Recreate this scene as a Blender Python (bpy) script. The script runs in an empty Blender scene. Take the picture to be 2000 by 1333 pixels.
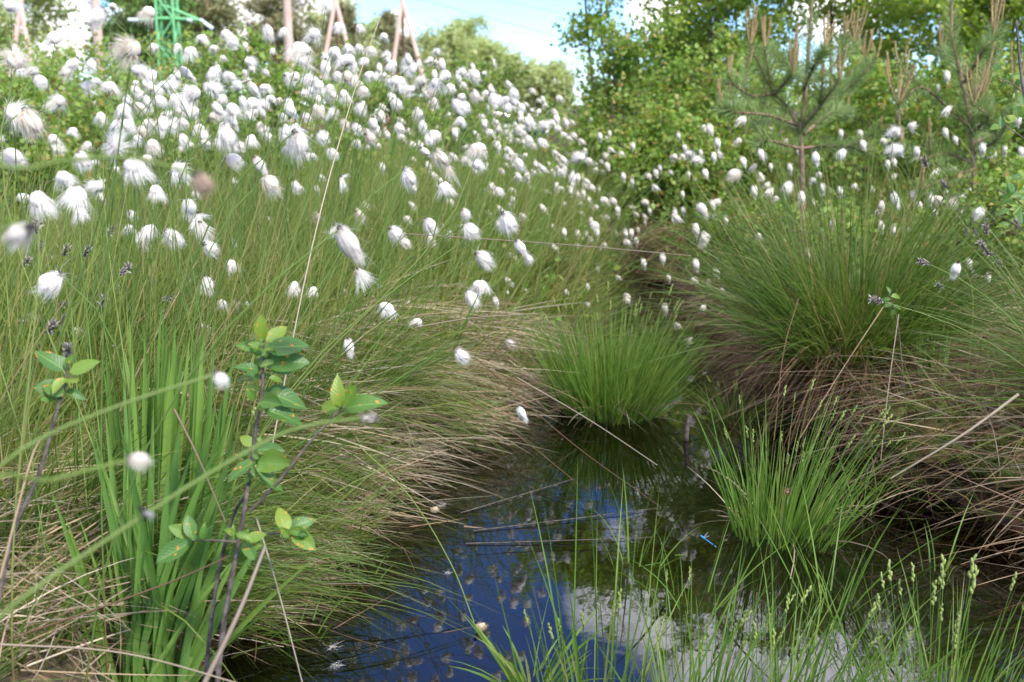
import bpy, math, random
import numpy as np
from mathutils import Vector
random.seed(7); RNG = np.random.default_rng(11)
S = bpy.context.scene; COL = S.collection
R_ = math.radians

# ------------------------------------------------------------------ camera, world, sun, exposure
F = 2050.0; PITCH = math.atan((666.5 - 200) / F); CAMZ = 1.0
cd = bpy.data.cameras.new('camera'); cam = bpy.data.objects.new('camera', cd); COL.objects.link(cam)
cam.location = (0, 0, CAMZ); cam.rotation_euler = (math.pi / 2 - PITCH, 0, 0)
cd.sensor_width = 36; cd.lens = 36 * F / 2000; cd.clip_start = .02; cd.clip_end = 2000
cd.dof.use_dof = True; cd.dof.focus_distance = 2.15; cd.dof.aperture_fstop = 5.2
S.camera = cam
SUN_EL, SUN_AZ = 44, 138           # azimuth clockwise from +Y (view direction): right, a little behind the camera
w = bpy.data.worlds.new('World'); S.world = w; w.use_nodes = True
sd = bpy.data.lights.new('sun', 'SUN'); sun = bpy.data.objects.new('sun', sd); COL.objects.link(sun)
sd.energy = 2.8; sd.angle = R_(5); sd.color = (1, .95, .87)
sdir = Vector((math.cos(R_(SUN_EL)) * math.sin(R_(SUN_AZ)), math.cos(R_(SUN_EL)) * math.cos(R_(SUN_AZ)), math.sin(R_(SUN_EL))))
sun.rotation_euler = sdir.to_track_quat('Z', 'Y').to_euler()
S.view_settings.view_transform = 'Standard'; S.view_settings.look = 'None'; S.view_settings.gamma = 1
S.view_settings.exposure = 1.2
S.render.engine = 'CYCLES'
cy = S.cycles; cy.max_bounces = 7; cy.diffuse_bounces = 5; cy.glossy_bounces = 3; cy.transmission_bounces = 4
cy.transparent_max_bounces = 8; cy.caustics_reflective = False; cy.caustics_refractive = False
cy.use_denoising = True; cy.sample_clamp_indirect = 6; cy.blur_glossy = .3

def ray(u, v):
    a, b = (u - 1000) / F, (666.5 - v) / F
    return np.array([a, math.cos(PITCH) + b * math.sin(PITCH), -math.sin(PITCH) + b * math.cos(PITCH)])
def at(u, v, d): return np.array([0, 0, CAMZ]) + d * ray(u, v)
def on(u, v, z=0.):
    r = ray(u, v); return np.array([0, 0, CAMZ]) + (z - CAMZ) / r[2] * r

# world: Nishita sky with a few cumulus clouds at fixed bearings
nt = w.node_tree; N = nt.nodes; Lk = nt.links; N.clear()
out = N.new('ShaderNodeOutputWorld'); bg = N.new('ShaderNodeBackground'); sky = N.new('ShaderNodeTexSky')
sky.sky_type = 'NISHITA'; sky.sun_disc = False; sky.sun_elevation = R_(SUN_EL); sky.sun_rotation = R_(SUN_AZ)
sky.air_density = 1.1; sky.dust_density = .05; sky.ozone_density = 3.0; sky.altitude = 1500
bg.inputs[1].default_value = .12
tc = N.new('ShaderNodeTexCoord'); nz = N.new('ShaderNodeTexNoise'); nz.inputs['Scale'].default_value = 7; nz.inputs['Detail'].default_value = 4
nz.inputs['Roughness'].default_value = .55
Lk.new(tc.outputs['Generated'], nz.inputs['Vector'])
def mth(op, a, b=None, clamp=False):
    n = N.new('ShaderNodeMath'); n.operation = op; n.use_clamp = clamp
    for i, x in enumerate((a, b)):
        if x is None: continue
        if isinstance(x, (int, float)): n.inputs[i].default_value = x
        else: Lk.new(x, n.inputs[i])
    return n.outputs[0]
tot = None
CLOUDS = [(1400, -1190, 6.5), (1255, -1150, 4.2), (1340, -1010, 3.2), (1730, -1230, 4), (1290, -930, 2.0), (1560, -1300, 3.2),
          (560, 20, 3.4), (450, -10, 4), (770, 60, .9), (640, 90, 1.3), (330, 60, 3), (1300, -10, 2.2), (120, 60, 2), (-200, 40, 6), (1650, 0, 2.5),
          (2600, 100, 9), (-900, -200, 12), (3600, -500, 14)]
FILL_CLOUDS = [(0, 80, 26), (180, 38, 28), (245, 42, 24), (100, 30, 16), (300, 50, 20), (60, 62, 16)]      # azimuth, elevation, radius: unseen clouds overhead and behind, added to whiten and brighten ambient light
for (u, v, r) in CLOUDS + [(None, q, 0) for q in FILL_CLOUDS]:                        # v < -100 : a cloud seen mirrored in the pond at pixel row -v
    if u is None:
        a_, e_, r = v; d = np.array([math.cos(R_(e_)) * math.sin(R_(a_)), math.cos(R_(e_)) * math.cos(R_(a_)), math.sin(R_(e_))])
    else:
        d = ray(u, -v if v < -100 else v); d = d / np.linalg.norm(d)
        if v < -100: d[2] = -d[2]
    dn = N.new('ShaderNodeVectorMath'); dn.operation = 'DOT_PRODUCT'; Lk.new(tc.outputs['Generated'], dn.inputs[0]); dn.inputs[1].default_value = tuple(d)
    # angular falloff: 1 at centre, 0 at radius
    k = 1 - math.cos(R_(r))
    e = mth('DIVIDE', mth('SUBTRACT', dn.outputs['Value'], 1 - k), k)
    e = mth('MAXIMUM', e, -1.5)
    tot = e if tot is None else mth('MAXIMUM', tot, e)
msk = mth('ADD', tot, mth('MULTIPLY', mth('SUBTRACT', nz.outputs['Fac'], .5), 3.2))
msk = mth('MULTIPLY', mth('ADD', msk, -.05), 1.6, True)
mx = N.new('ShaderNodeMix'); mx.data_type = 'RGBA'; Lk.new(msk, mx.inputs['Factor']); 
tint = N.new('ShaderNodeMix'); tint.data_type = 'RGBA'; tint.blend_type = 'MULTIPLY'; tint.inputs['Factor'].default_value = 1; tint.inputs['B'].default_value = (.64, .82, 1.16, 1)
Lk.new(sky.outputs[0], tint.inputs['A']); Lk.new(tint.outputs['Result'], mx.inputs['A'])
mx.inputs['B'].default_value = (10.5, 10.2, 10.6, 1)
Lk.new(mx.outputs['Result'], bg.inputs[0]); Lk.new(bg.outputs[0], out.inputs[0])

# ------------------------------------------------------------------ mesh helpers
def nrm(a): return a / np.maximum(np.linalg.norm(a, axis=-1, keepdims=True), 1e-9)
class MB:
    """collects quads with per-vertex attributes rnd (one value per blade / leaf) and len (0 at the root, 1 at the tip)"""
    def __init__(s): s.v = []; s.q = []; s.r = []; s.t = []; s.n = 0
    def add(s, V, Q, rnd, t):
        s.v.append(V.reshape(-1, 3)); s.q.append(Q.reshape(-1, 4) + s.n); s.r.append(np.broadcast_to(rnd, V.shape[:-1]).reshape(-1)); s.t.append(np.broadcast_to(t, V.shape[:-1]).reshape(-1))
        s.n += V.size // 3
        return s
    def blades(s, P, D, L, B, W, segs=4, rnd=None, fold=0., prof='blade'):
        P = np.asarray(P, float); n = len(P); D = nrm(np.broadcast_to(D, (n, 3)).astype(float)); L = np.broadcast_to(L, n).astype(float); B = np.broadcast_to(B, (n, 3)).astype(float); W = np.broadcast_to(W, n).astype(float)
        t = np.linspace(0, 1, segs + 1)[None, :, None]
        C = P[:, None] + L[:, None, None] * (t * D[:, None] + t * t * B[:, None])
        side = nrm(np.cross(D, nrm(RNG.normal(size=(n, 3)) + np.array([0, 1.2, 0]))))
        tt = t[0, :, 0]
        w_ = {'blade': np.maximum(1 - tt ** 2.5, .06), 'leaf': np.maximum((.55 + .9 * tt) * (1 - tt ** 4) * (1 - .35 * tt), .04), 'hair': 1 - .8 * tt}[prof]
        hw = .5 * W[:, None, None] * w_[None, :, None] * side[:, None]
        cols = [C - hw, C + hw]
        if fold:
            nn = nrm(np.cross(side, D)); cols = [C - hw, C + nn[:, None] * fold * W[:, None, None] * w_[None, :, None], C + hw]
        V = np.stack(cols, 2); k = len(cols)
        i = np.arange(n)[:, None, None] * (segs + 1) * k + np.arange(segs)[None, :, None] * k + np.arange(k - 1)[None, None, :]
        Q = np.stack([i, i + 1, i + 1 + k, i + k], -1)
        r = RNG.random(n) if rnd is None else np.broadcast_to(rnd, n)
        return s.add(V, Q, r[:, None, None], tt[None, :, None])
    def tubes(s, C, rad, sides=4, rnd=None):
        C = np.asarray(C, float)
        if C.ndim == 2: C = C[None]
        n, m, _ = C.shape; rad = np.broadcast_to(rad, (n, m)).astype(float)
        T = nrm(np.gradient(C, axis=1)); ch = C[:, -1] - C[:, 0]
        ref = nrm(np.cross(ch, np.where(np.abs(nrm(ch)[:, 2:3]) > .8, [[1., .2, 0]], [[.1, .2, 1.]])))
        a = nrm(np.cross(T, np.broadcast_to(ref[:, None], T.shape))); b = np.cross(T, a)
        an = np.linspace(0, 2 * math.pi, sides, endpoint=False)
        V = C[:, :, None] + rad[:, :, None, None] * (np.cos(an)[None, None, :, None] * a[:, :, None] + np.sin(an)[None, None, :, None] * b[:, :, None])
        i = np.arange(n)[:, None, None] * m * sides + np.arange(m - 1)[None, :, None] * sides
        j = np.arange(sides)[None, None, :]; j2 = (j + 1) % sides
        Q = np.stack([i + j, i + j2, i + sides + j2, i + sides + j], -1)
        r = RNG.random(n) if rnd is None else np.broadcast_to(rnd, n)
        return s.add(V, Q, r[:, None, None], np.linspace(0, 1, m)[None, :, None])
    def leaves(s, C, size, U=None, Nn=None, asp=.7, rnd=None, cup=.12):
        n = len(C); size = np.broadcast_to(size, n)[:, None]
        U = nrm(RNG.normal(size=(n, 3))) if U is None else nrm(U)
        Nn = nrm(RNG.normal(size=(n, 3)) + np.array([0, -.3, .9])) if Nn is None else Nn
        Vv = nrm(np.cross(Nn, U)); Nn = np.cross(U, Vv)
        V = np.stack([C, C + U * size * .45 + Vv * size * asp * .5 + Nn * cup * size, C + U * size, C + U * size * .45 - Vv * size * asp * .5 + Nn * cup * size], 1)
        Q = np.arange(n * 4).reshape(n, 4)
        r = RNG.random(n) if rnd is None else rnd
        return s.add(V, Q, r[:, None], np.array([0, .5, 1, .5])[None])
    def blob(s, c, rx, ax=None, ax2=None, seg=8, rings=5, rnd=.5, noise=0.):
        """ellipsoid: rx = (r1, r2, r3) along ax (pole), ax2, cross"""
        a = np.array([0, 0, 1.]) if ax is None else nrm(np.asarray(ax, float)); h = np.array([1, .13, .07]) if ax2 is None else np.asarray(ax2, float)
        b = nrm(np.cross(a, h)); c2 = np.cross(a, b)
        th = np.linspace(.06, math.pi - .06, rings + 1)[:, None, None]; ph = np.linspace(0, 2 * math.pi, seg, endpoint=False)[None, :, None]
        k = 1 + noise * RNG.normal(size=(rings + 1, seg, 1))
        V = np.asarray(c) + k * (np.cos(th) * rx[0] * -a + np.sin(th) * (np.cos(ph) * rx[1] * b + np.sin(ph) * rx[2] * c2))
        i = np.arange(rings)[:, None] * seg; j = np.arange(seg)[None]; j2 = (j + 1) % seg
        Q = np.stack([i + j, i + j2, i + seg + j2, i + seg + j], -1)
        return s.add(V, Q, rnd, np.linspace(0, 1, rings + 1)[:, None])
    def bars(s, A, Bb, r, sides=4, rnd=None): return s.tubes(np.stack([np.asarray(A, float), (np.asarray(A, float) + np.asarray(Bb, float)) / 2, np.asarray(Bb, float)], 1), r, sides, rnd)
    def merge(s, o, M=None, loc=(0, 0, 0), sc=1.):
        V = np.concatenate(o.v) if isinstance(o.v, list) else o.v
        if M is not None: V = V @ np.asarray(M).T
        return s.add(V * sc + np.asarray(loc), np.concatenate(o.q), np.concatenate(o.r), np.concatenate(o.t))
    def mesh(s, name, mat, smooth=False):
        me = bpy.data.meshes.new(name); V = np.concatenate(s.v).astype(np.float32); Q = np.concatenate(s.q).astype(np.int32)
        me.vertices.add(len(V)); me.vertices.foreach_set('co', V.ravel())
        me.loops.add(Q.size); me.loops.foreach_set('vertex_index', Q.ravel())
        me.polygons.add(len(Q)); me.polygons.foreach_set('loop_start', np.arange(0, Q.size, 4, dtype=np.int32))
        if smooth: me.polygons.foreach_set('use_smooth', np.ones(len(Q), bool))
        for nm, A in (('rnd', s.r), ('len', s.t)):
            at_ = me.attributes.new(nm, 'FLOAT', 'POINT'); at_.data.foreach_set('value', np.concatenate(A).astype(np.float32))
        me.update(calc_edges=True)
        if mat: me.materials.append(mat)
        return me
    def build(s, name, mat, parent=None, loc=(0, 0, 0), smooth=False): return put(name, s.mesh(name, mat, smooth), parent, loc)
def put(name, me, parent=None, loc=(0, 0, 0)):
    o = bpy.data.objects.new(name, me); COL.objects.link(o); o.location = loc
    if parent is not None: o.parent = parent
    return o
def tag(o, label=None, cat=None, group=None, kind=None):
    for k, x in (('label', label), ('category', cat), ('group', group), ('kind', kind)):
        if x: o[k] = x
    return o
def thing(name, loc, label, cat, group=None): return tag(put(name, None, None, tuple(loc)), label, cat, group)
def copy_tree(o, parent=None):
    c = o.copy(); COL.objects.link(c); c.parent = parent
    for ch in o.children: copy_tree(ch, c)
    return c
def spline(P, n=14):
    P = np.asarray(P, float); m = len(P); Pp = np.vstack([2 * P[0] - P[1], P, 2 * P[-1] - P[-2]])
    o = []
    for i in range(m - 1):
        a, b, c, d = Pp[i:i + 4]
        for t in np.linspace(0, 1, max(2, n // (m - 1) + 1))[:-1]:
            o.append(.5 * (2 * b + (c - a) * t + (2 * a - 5 * b + 4 * c - d) * t * t + (3 * b - a - 3 * c + d) * t ** 3))
    o.append(P[-1]); return np.array(o)
def unit(az, el): return np.stack([np.cos(el) * np.cos(az), np.cos(el) * np.sin(az), np.sin(el)], -1)

# ------------------------------------------------------------------ materials
def mat_base(name):
    m = bpy.data.materials.new(name); m.use_nodes = True; t = m.node_tree; t.nodes.clear()
    o = t.nodes.new('ShaderNodeOutputMaterial'); return m, t, o
def nramp(t, src, stops, interp='LINEAR'):
    r = t.nodes.new('ShaderNodeValToRGB'); r.color_ramp.interpolation = interp
    e = r.color_ramp.elements
    while len(e) < len(stops): e.new(.5)
    for x, (p, c) in zip(e, stops): x.position = p; x.color = (*c, 1)
    t.links.new(src, r.inputs[0]); return r.outputs[0]
def attr(t, n): a = t.nodes.new('ShaderNodeAttribute'); a.attribute_name = n; return a.outputs['Fac']
def mixc(t, f, a, b, mode='MIX'):
    m = t.nodes.new('ShaderNodeMix'); m.data_type = 'RGBA'; m.blend_type = mode
    for k, x in (('Factor', f), ('A', a), ('B', b)):
        if isinstance(x, (int, float)): m.inputs[k].default_value = x
        elif isinstance(x, tuple): m.inputs[k].default_value = (*x, 1)
        else: t.links.new(x, m.inputs[k])
    return m.outputs['Result']
def noise(t, scale, detail=4, vec='Object'):
    c = t.nodes.new('ShaderNodeTexCoord'); n = t.nodes.new('ShaderNodeTexNoise'); n.inputs['Scale'].default_value = scale; n.inputs['Detail'].default_value = detail
    t.links.new(c.outputs[vec], n.inputs['Vector']); return n.outputs['Fac']
def leafy(name, cols, root=None, tip=None, trans=.4, rough=.45, spec=.35, tcol=1.5):
    """thin leaf: colour by blade (rnd), other tint at root and tip; diffuse + translucent + slight sheen"""
    m, t, o = mat_base(name)
    c = nramp(t, attr(t, 'rnd'), cols)
    if root: c = mixc(t, nramp(t, attr(t, 'len'), [(0, (1, 1, 1)), (root[0], (0, 0, 0))]), c, root[1])
    if tip: c = mixc(t, nramp(t, attr(t, 'len'), [(tip[0], (0, 0, 0)), (1, (1, 1, 1))]), c, tip[1])
    p = t.nodes.new('ShaderNodeBsdfPrincipled'); t.links.new(c, p.inputs['Base Color']); p.inputs['Roughness'].default_value = rough; p.inputs['Specular IOR Level'].default_value = spec
    tr = t.nodes.new('ShaderNodeBsdfTranslucent'); t.links.new(mixc(t, 1., c, (tcol * 1.0, tcol * 1.0, tcol * .5), 'MULTIPLY'), tr.inputs['Color'])
    mx = t.nodes.new('ShaderNodeMixShader'); mx.inputs[0].default_value = trans
    t.links.new(p.outputs[0], mx.inputs[1]); t.links.new(tr.outputs[0], mx.inputs[2]); t.links.new(mx.outputs[0], o.inputs[0]); return m
def solid(name, stops, nscale=8, rough=.8, spec=.3, bump=0., detail=5, vec='Object'):
    m, t, o = mat_base(name); nf = noise(t, nscale, detail, vec)
    p = t.nodes.new('ShaderNodeBsdfPrincipled'); t.links.new(nramp(t, nf, stops), p.inputs['Base Color'])
    p.inputs['Roughness'].default_value = rough; p.inputs['Specular IOR Level'].default_value = spec
    if bump:
        b = t.nodes.new('ShaderNodeBump'); b.inputs['Strength'].default_value = bump; b.inputs['Distance'].default_value = .01; t.links.new(nf, b.inputs['Height']); t.links.new(b.outputs[0], p.inputs['Normal'])
    t.links.new(p.outputs[0], o.inputs[0]); return m

M = {}
M['grass'] = leafy('grass_blades', [(0, (.06, .11, .022)), (.4, (.115, .185, .035)), (.72, (.2, .27, .06)), (.88, (.29, .29, .1)), (1, (.38, .29, .16))], root=(.22, (.15, .12, .04)), tip=(.86, (.2, .18, .06)))
M['tussock'] = leafy('tussock_blades', [(0, (.05, .1, .02)), (.5, (.09, .16, .03)), (.88, (.16, .22, .05)), (1, (.3, .23, .1))], root=(.25, (.15, .1, .04)), tip=(.85, (.13, .11, .04)))
M['sedge'] = leafy('fresh_sedge_blades', [(0, (.075, .16, .022)), (.5, (.12, .23, .035)), (.9, (.2, .3, .065)), (1, (.3, .3, .12))], root=(.15, (.12, .2, .04)), tip=(.9, (.16, .2, .05)))
M['sword'] = leafy('sword_leaves', [(0, (.085, .185, .04)), (.5, (.13, .25, .05)), (1, (.21, .33, .075))], root=(.3, (.17, .3, .06)), trans=.45)
M['straw'] = leafy('dry_straw', [(0, (.09, .045, .024)), (.25, (.21, .13, .07)), (.45, (.26, .21, .155)), (.7, (.36, .255, .145)), (.85, (.3, .26, .2)), (1, (.52, .42, .29))], trans=.15, rough=.55)
M['brownstraw'] = leafy('brown_dead_leaves', [(0, (.06, .03, .016)), (.5, (.16, .085, .045)), (1, (.3, .2, .11))], trans=.15, rough=.6)
M['stem'] = leafy('stalk_green', [(0, (.08, .15, .025)), (.6, (.15, .25, .05)), (1, (.22, .26, .07))], root=(.25, (.15, .08, .03)), trans=.1)
M['neargreen'] = leafy('near_stalk_green', [(0, (.12, .18, .035)), (1, (.14, .2, .04))], trans=.1)
M['birch'] = leafy('birch_leaves', [(0, (.17, .28, .05)), (.5, (.26, .37, .075)), (.85, (.35, .42, .1)), (1, (.44, .4, .12))], trans=.55, rough=.5)
M['shrubleaf'] = leafy('shrub_leaves', [(0, (.13, .23, .04)), (.6, (.21, .33, .06)), (.88, (.29, .33, .085)), (1, (.38, .24, .09))], trans=.4, rough=.5)
M['farleaf'] = leafy('far_leaves_hazed', [(0, (.32, .4, .17)), (.6, (.43, .5, .23)), (1, (.52, .52, .28))], trans=.35)  # distance haze put into the leaf colour as extra paleness
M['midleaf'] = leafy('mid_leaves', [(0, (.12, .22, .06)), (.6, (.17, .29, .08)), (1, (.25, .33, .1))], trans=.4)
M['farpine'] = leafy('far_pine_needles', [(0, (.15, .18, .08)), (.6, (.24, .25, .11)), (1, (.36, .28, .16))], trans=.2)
M['needle'] = leafy('pine_needles', [(0, (.12, .19, .06)), (.6, (.2, .29, .09)), (1, (.28, .35, .13))], trans=.2, rough=.4)
M['drynd'] = leafy('dry_pine_needles', [(0, (.16, .06, .02)), (1, (.3, .15, .05))], trans=.2)
M['candle'] = solid('pine_candle', [(.3, (.26, .2, .08)), (.7, (.38, .28, .14))], 120, .7)
M['bark'] = solid('dark_bark', [(.35, (.05, .04, .035)), (.65, (.14, .115, .1))], 60, .85, bump=.5)
M['twig'] = solid('twig_bark', [(.35, (.07, .055, .045)), (.65, (.17, .13, .11))], 50, .8)
M['pinebark'] = solid('young_pine_bark', [(.35, (.15, .1, .07)), (.65, (.27, .18, .125))], 40, .85, bump=.4)
M['calyx'] = solid('dark_scales', [(.35, (.02, .018, .018)), (.65, (.1, .09, .09))], 900, .7)
M['wither'] = leafy('withered_scales', [(0, (.055, .045, .036)), (.45, (.23, .2, .165)), (1, (.58, .54, .48))], trans=.1)
M['spike'] = solid('sedge_spike', [(.3, (.14, .2, .045)), (.7, (.27, .32, .09))], 400, .6)
M['wood'] = solid('bare_pole_wood', [(.3, (.5, .35, .28)), (.7, (.62, .46, .38))], 3, .8)
M['wood2'] = solid('dark_pole_wood', [(.3, (.22, .12, .08)), (.7, (.32, .19, .13))], 3, .8)
M['pylon'] = solid('green_paint', [(.3, (.16, .5, .2)), (.7, (.22, .56, .26))], 4, .5)
M['insul'] = solid('pale_glass', [(.3, (.6, .68, .78)), (.7, (.7, .78, .86))], 4, .3)
M['car'] = solid('dark_blue_paint', [(.3, (.012, .02, .06)), (.7, (.015, .025, .07))], 4, .25, .5)
M['glassdark'] = solid('dark_glass', [(.3, (.01, .012, .015)), (.7, (.014, .016, .02))], 4, .08, .6)
M['tyre'] = solid('tyre_rubber', [(.3, (.015, .015, .015)), (.7, (.02, .02, .02))], 4, .8)
M['blue'] = solid('damselfly_blue', [(.3, (.02, .17, .45)), (.7, (.04, .28, .6))], 300, .35)
M['black'] = solid('insect_black', [(.3, (.01, .01, .012)), (.7, (.03, .025, .02))], 300, .4)
M['wing'] = leafy('insect_wing', [(0, (.3, .3, .32)), (1, (.4, .4, .42))], trans=.5)
M['spider'] = solid('spider_brown', [(.3, (.12, .06, .03)), (.7, (.3, .18, .1))], 600, .7)
M['wire'] = solid('cable_grey', [(.3, (.2, .2, .21)), (.7, (.25, .25, .26))], 4, .5)

def cotton_mat(name, c0, c1, tr):
    m, t, o = mat_base(name)
    c = nramp(t, attr(t, 'rnd'), [(0, c0), (1, c1)])
    oi = t.nodes.new('ShaderNodeObjectInfo'); c = mixc(t, 1., c, nramp(t, oi.outputs['Random'], [(0, (1, 1, 1)), (.6, (1, .99, .97)), (.85, (.95, .93, .88)), (1, (.86, .81, .72))]), 'MULTIPLY')
    c = mixc(t, nramp(t, attr(t, 'len'), [(0, (1, 1, 1)), (.3, (0, 0, 0))]), c, mixc(t, .55, c, (.45, .38, .28)))
    d = t.nodes.new('ShaderNodeBsdfDiffuse'); t.links.new(c, d.inputs[0])
    x = t.nodes.new('ShaderNodeBsdfTranslucent'); t.links.new(c, x.inputs[0])
    mx = t.nodes.new('ShaderNodeMixShader'); mx.inputs[0].default_value = tr
    t.links.new(d.outputs[0], mx.inputs[1]); t.links.new(x.outputs[0], mx.inputs[2]); t.links.new(mx.outputs[0], o.inputs[0]); return m
M['cotton'] = cotton_mat('cotton_hairs', (.82, .78, .73), (.93, .91, .89), .35)
M['cream'] = cotton_mat('wet_cotton_hairs', (.5, .4, .27), (.72, .63, .48), .25)
M['browncotton'] = cotton_mat('brown_cotton_hairs', (.3, .2, .13), (.6, .5, .42), .3)

# ground: peat, litter and moss
m, t, o = mat_base('peat_ground'); M['ground'] = m
n1 = noise(t, 3, 8); n2 = noise(t, 40, 6)
c = mixc(t, nramp(t, n1, [(.42, (0, 0, 0)), (.6, (1, 1, 1))]), (.03, .02, .013), (.05, .055, .014))
c = mixc(t, nramp(t, n2, [(.45, (0, 0, 0)), (.62, (1, 1, 1))]), c, (.13, .085, .045))
geo = t.nodes.new('ShaderNodeNewGeometry'); sx = t.nodes.new('ShaderNodeSeparateXYZ'); t.links.new(geo.outputs['Position'], sx.inputs[0])
mr = t.nodes.new('ShaderNodeMapRange'); mr.inputs[1].default_value = .0; mr.inputs[2].default_value = .09; t.links.new(sx.outputs[2], mr.inputs[0])
c = mixc(t, mr.outputs[0], mixc(t, nramp(t, n2, [(.4, (0, 0, 0)), (.6, (1, 1, 1))]), (.012, .007, .005), (.09, .03, .012)), c)
p = t.nodes.new('ShaderNodeBsdfPrincipled'); t.links.new(c, p.inputs['Base Color']); p.inputs['Roughness'].default_value = .85
b = t.nodes.new('ShaderNodeBump'); b.inputs['Strength'].default_value = .8; b.inputs['Distance'].default_value = .02; t.links.new(n2, b.inputs['Height']); t.links.new(b.outputs[0], p.inputs['Normal'])
t.links.new(p.outputs[0], o.inputs[0])
# water: brown bog water, Fresnel mirror over a tinted view of the bottom
m, t, o = mat_base('bog_water'); M['water'] = m
fr = t.nodes.new('ShaderNodeFresnel'); fr.inputs[0].default_value = 1.85
gl = t.nodes.new('ShaderNodeBsdfGlossy'); gl.inputs['Roughness'].default_value = .015; gl.inputs['Color'].default_value = (.95, .97, 1, 1)
tr = t.nodes.new('ShaderNodeBsdfTransparent'); tr.inputs[0].default_value = (.42, .2, .1, 1)
b = t.nodes.new('ShaderNodeBump'); b.inputs['Strength'].default_value = .02; b.inputs['Distance'].default_value = .02; t.links.new(noise(t, 9, 3), b.inputs['Height'])
t.links.new(b.outputs[0], gl.inputs['Normal']); t.links.new(b.outputs[0], fr.inputs['Normal'])
mx = t.nodes.new('ShaderNodeMixShader'); t.links.new(fr.outputs[0], mx.inputs[0]); t.links.new(tr.outputs[0], mx.inputs[1]); t.links.new(gl.outputs[0], mx.inputs[2]); t.links.new(mx.outputs[0], o.inputs[0])
# moss
m, t, o = mat_base('moss'); M['moss'] = m
c = mixc(t, nramp(t, noise(t, 14, 5), [(.42, (0, 0, 0)), (.6, (1, 1, 1))]), nramp(t, attr(t, 'rnd'), [(0, (.045, .06, .008)), (1, (.12, .14, .016))]), (.075, .05, .014))
p = t.nodes.new('ShaderNodeBsdfPrincipled'); t.links.new(c, p.inputs['Base Color']); p.inputs['Roughness'].default_value = .9; t.links.new(p.outputs[0], o.inputs[0])
# sapling leaf: side veins from UV, orange rust patches
m, t, o = mat_base('buckthorn_leaf'); M['sapleaf'] = m
uv = t.nodes.new('ShaderNodeUVMap'); sp = t.nodes.new('ShaderNodeSeparateXYZ'); t.links.new(uv.outputs[0], sp.inputs[0])
def tm(op, a, b2=None):
    n = t.nodes.new('ShaderNodeMath'); n.operation = op
    for i, x in enumerate((a, b2)):
        if x is None: continue
        if isinstance(x, (int, float)): n.inputs[i].default_value = x
        else: t.links.new(x, n.inputs[i])
    return n.outputs[0]
vv = tm('SUBTRACT', tm('MULTIPLY', sp.outputs[0], 9.), tm('MULTIPLY', tm('ABSOLUTE', tm('SUBTRACT', sp.outputs[1], .5)), 5.))
vein = tm('POWER', tm('ABSOLUTE', tm('SINE', tm('MULTIPLY', vv, math.pi))), .5)
mid = tm('GREATER_THAN', tm('ABSOLUTE', tm('SUBTRACT', sp.outputs[1], .5)), .025)
oi = t.nodes.new('ShaderNodeObjectInfo')
base = nramp(t, oi.outputs['Random'], [(0, (.06, .15, .035)), (.5, (.095, .2, .03)), (.8, (.14, .24, .03)), (1, (.21, .28, .03))])
c = mixc(t, tm('MULTIPLY', mid, tm('ADD', tm('MULTIPLY', vein, .2), .8)), (.16, .31, .06), base)
va = t.nodes.new('ShaderNodeVectorMath'); va.operation = 'MULTIPLY_ADD'; t.links.new(uv.outputs[0], va.inputs[0]); va.inputs[1].default_value = (3.2, 1.8, 1)
cb = t.nodes.new('ShaderNodeCombineXYZ'); t.links.new(tm('MULTIPLY', oi.outputs['Random'], 61.), cb.inputs[0]); t.links.new(tm('MULTIPLY', oi.outputs['Random'], 37.), cb.inputs[1]); t.links.new(cb.outputs[0], va.inputs[2])
ns = t.nodes.new('ShaderNodeTexNoise'); ns.inputs['Scale'].default_value = 1.3; ns.inputs['Detail'].default_value = 1; t.links.new(va.outputs[0], ns.inputs['Vector'])
c = mixc(t, nramp(t, ns.outputs['Fac'], [(.66, (0, 0, 0)), (.69, (1, 1, 1))]), c, (.62, .24, .03))
p = t.nodes.new('ShaderNodeBsdfPrincipled'); t.links.new(c, p.inputs['Base Color']); p.inputs['Roughness'].default_value = .42
b = t.nodes.new('ShaderNodeBump'); b.inputs['Strength'].default_value = .2; b.inputs['Distance'].default_value = .002; t.links.new(vein, b.inputs['Height']); t.links.new(b.outputs[0], p.inputs['Normal'])
tr = t.nodes.new('ShaderNodeBsdfTranslucent'); t.links.new(mixc(t, 1., c, (1.6, 1.6, .7), 'MULTIPLY'), tr.inputs[0])
mx = t.nodes.new('ShaderNodeMixShader'); mx.inputs[0].default_value = .35; t.links.new(p.outputs[0], mx.inputs[1]); t.links.new(tr.outputs[0], mx.inputs[2]); t.links.new(mx.outputs[0], o.inputs[0])

# ------------------------------------------------------------------ terrain and water
LS = np.array([(0.6, .1), (.9, -.5), (1.4, -.6), (1.68, -.57), (1.97, -.55), (2.17, -.53), (2.35, -.48), (2.65, -.42), (2.94, -.32), (3.31, -.12), (3.6, .08), (4, .3), (4.6, .42), (5.3, .52), (6.1, .58), (6.35, .7)])
RS = np.array([(0.6, .1), (.9, 1.0), (1.4, 1.35), (1.7, 1.33), (2.17, 1.22), (2.43, 1.2), (2.69, 1.04), (3.09, 1.07), (3.49, .95), (3.77, .86), (4.5, .95), (5.16, .98), (6.1, .86), (6.35, .7)])
def xl(y): return np.interp(y, LS[:, 0], LS[:, 1])
def xr(y): return np.interp(y, RS[:, 0], RS[:, 1])
def sm(x): x = np.clip(x, 0, 1); return x * x * (3 - 2 * x)
def wob(x, y): return .5 * np.sin(5.1 * x + 1.3 * np.sin(3.7 * y)) * np.sin(4.3 * y + 1.1 * np.sin(4.9 * x)) + .3 * np.sin(13 * x + 2 * y) * np.sin(11 * y - 3 * x)
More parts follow.
